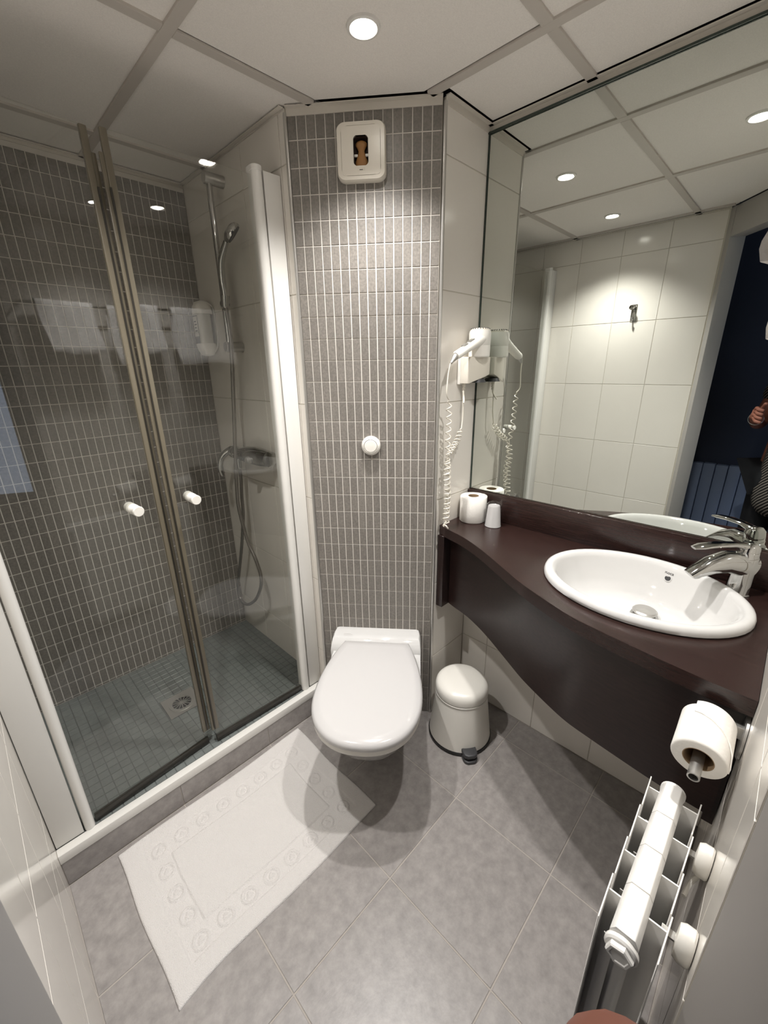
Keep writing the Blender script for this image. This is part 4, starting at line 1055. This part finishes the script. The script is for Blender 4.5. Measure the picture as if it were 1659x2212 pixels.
a0 = sv_(P3(0, 0, 1.10), (.175, .125)); a1 = sv_(P3(0, 0, .84), (.20, .145), a0); sv_(P3(0, 0, .60), (.215, .155), a1)
a2 = sv_(P3(0, 0, 1.30), (.175, .122), a0); a3 = sv_(P3(-.01, 0, 1.425), (.12, .085), a2); sv_(P3(-.005, 0, 1.47), (.075, .07), a3)
b1 = sv_(P3(-.005, .175, 1.40), .066, a3); sv_(P3(.02, .215, 1.24), .060, b1)
b2 = sv_(P3(-.005, -.175, 1.40), .066, a3); sv_(P3(.025, -.225, 1.27), .060, b2)
skin('striped_top', SV, SE, SR, 'stripes', root=0, sub=2)
TV = [P3(0, 0, .92), P3(0, .095, .85), P3(.02, .10, .49), P3(0, .105, .10), P3(0, -.095, .85), P3(.02, -.10, .49), P3(0, -.105, .10)]
skin('trousers', TV, [(0, 1), (1, 2), (2, 3), (0, 4), (4, 5), (5, 6)], [(.16, .115), .098, .07, .056, .098, .07, .056], 'trousers')
for s_ in (1, -1):
    obj('shoe', MB().loft([[P3(.06+.13*t*1.0-.02, s_*.112+math.cos(a)*.044*(1-.35*max(0, t-.4)**2), .002+max(0, math.sin(a))*(.095-.05*(t+.6)/1.6)) for a in [PI*2*k/16 for k in range(16)]] for t in (-.75, -.6, -.2, .2, .6, .85)]).me(), 'black_rubber', pe)
hr = []
for z, w_, d in ((1.60, .070, .05), (1.66, .088, .085), (1.72, .090, .098), (1.77, .076, .086), (1.80, .045, .05), (1.808, .01, .01)):
    hr.append([P3(-.018+math.cos(2*PI*k/24)*d*(.55 if math.cos(2*PI*k/24) > 0 and z < 1.71 else 1), math.sin(2*PI*k/24)*w_, z) for k in range(24)])
obj('hair', MB().loft(hr).me(ang=60), 'hair', pe)
obj('nose', MB().loft([[P3(.11+.016*q, math.cos(2*PI*k/10)*.011*(1-.3*q), 1.645+math.sin(2*PI*k/10)*.016-.006*q) for k in range(10)] for q in (-1, 0, .8)]).me(), 'skin', pe)
for s_ in (1, -1):
    obj('eye', MB().lathe([(.0, -.008), (.009, -.004), (.009, .003), (.0, .006)], c=P3(.105, s_*.032, 1.675), axis=fwd, n=14, cap0=False, cap1=False).me(), 'white_plastic', pe)
    obj('ear', MB().lathe([(.0, -.006), (.02, -.003), (.022, .004), (.012, .008)], c=P3(.02, s_*.084, 1.655), axis=lft*s_, n=14, cap0=False).me(), 'skin', pe)
obj('mouth', MB().tube([P3(.103, y_, 1.607-.003*abs(y_)/.02) for y_ in (-.024, -.012, 0, .012, .024)], .004, n=8).me(), 'duct_brown', pe)
obj('bracelet', MB().lathe([(.031, -.005), (.034, -.003), (.034, .003), (.031, .005)], c=P3(.238, .032, 1.177), axis=(V[w1]-V[e1]), n=28, cap0=False, cap1=False).me(), 'brushed', pe)
ph = thing('phone', 'dark phone held up by the photographer in the corridor', 'phone', CAM-CF*.02)
pm2 = basis(CAM-CF*.012, CR, CU, -CF)
obj('phone_body', MB().box(-.018, .054, -.128, .018, .0, .008, pm2).me(bevel=.004, seg=3), 'phone', ph)
obj('lens_ring', MB().lathe([(.008, .0), (.008, .002), (.006, .002)], n=20, cap0=False, cap1=False).xf(basis(CAM-CF*.0115, CR, -CU, CF)).me(), 'chrome', ph)
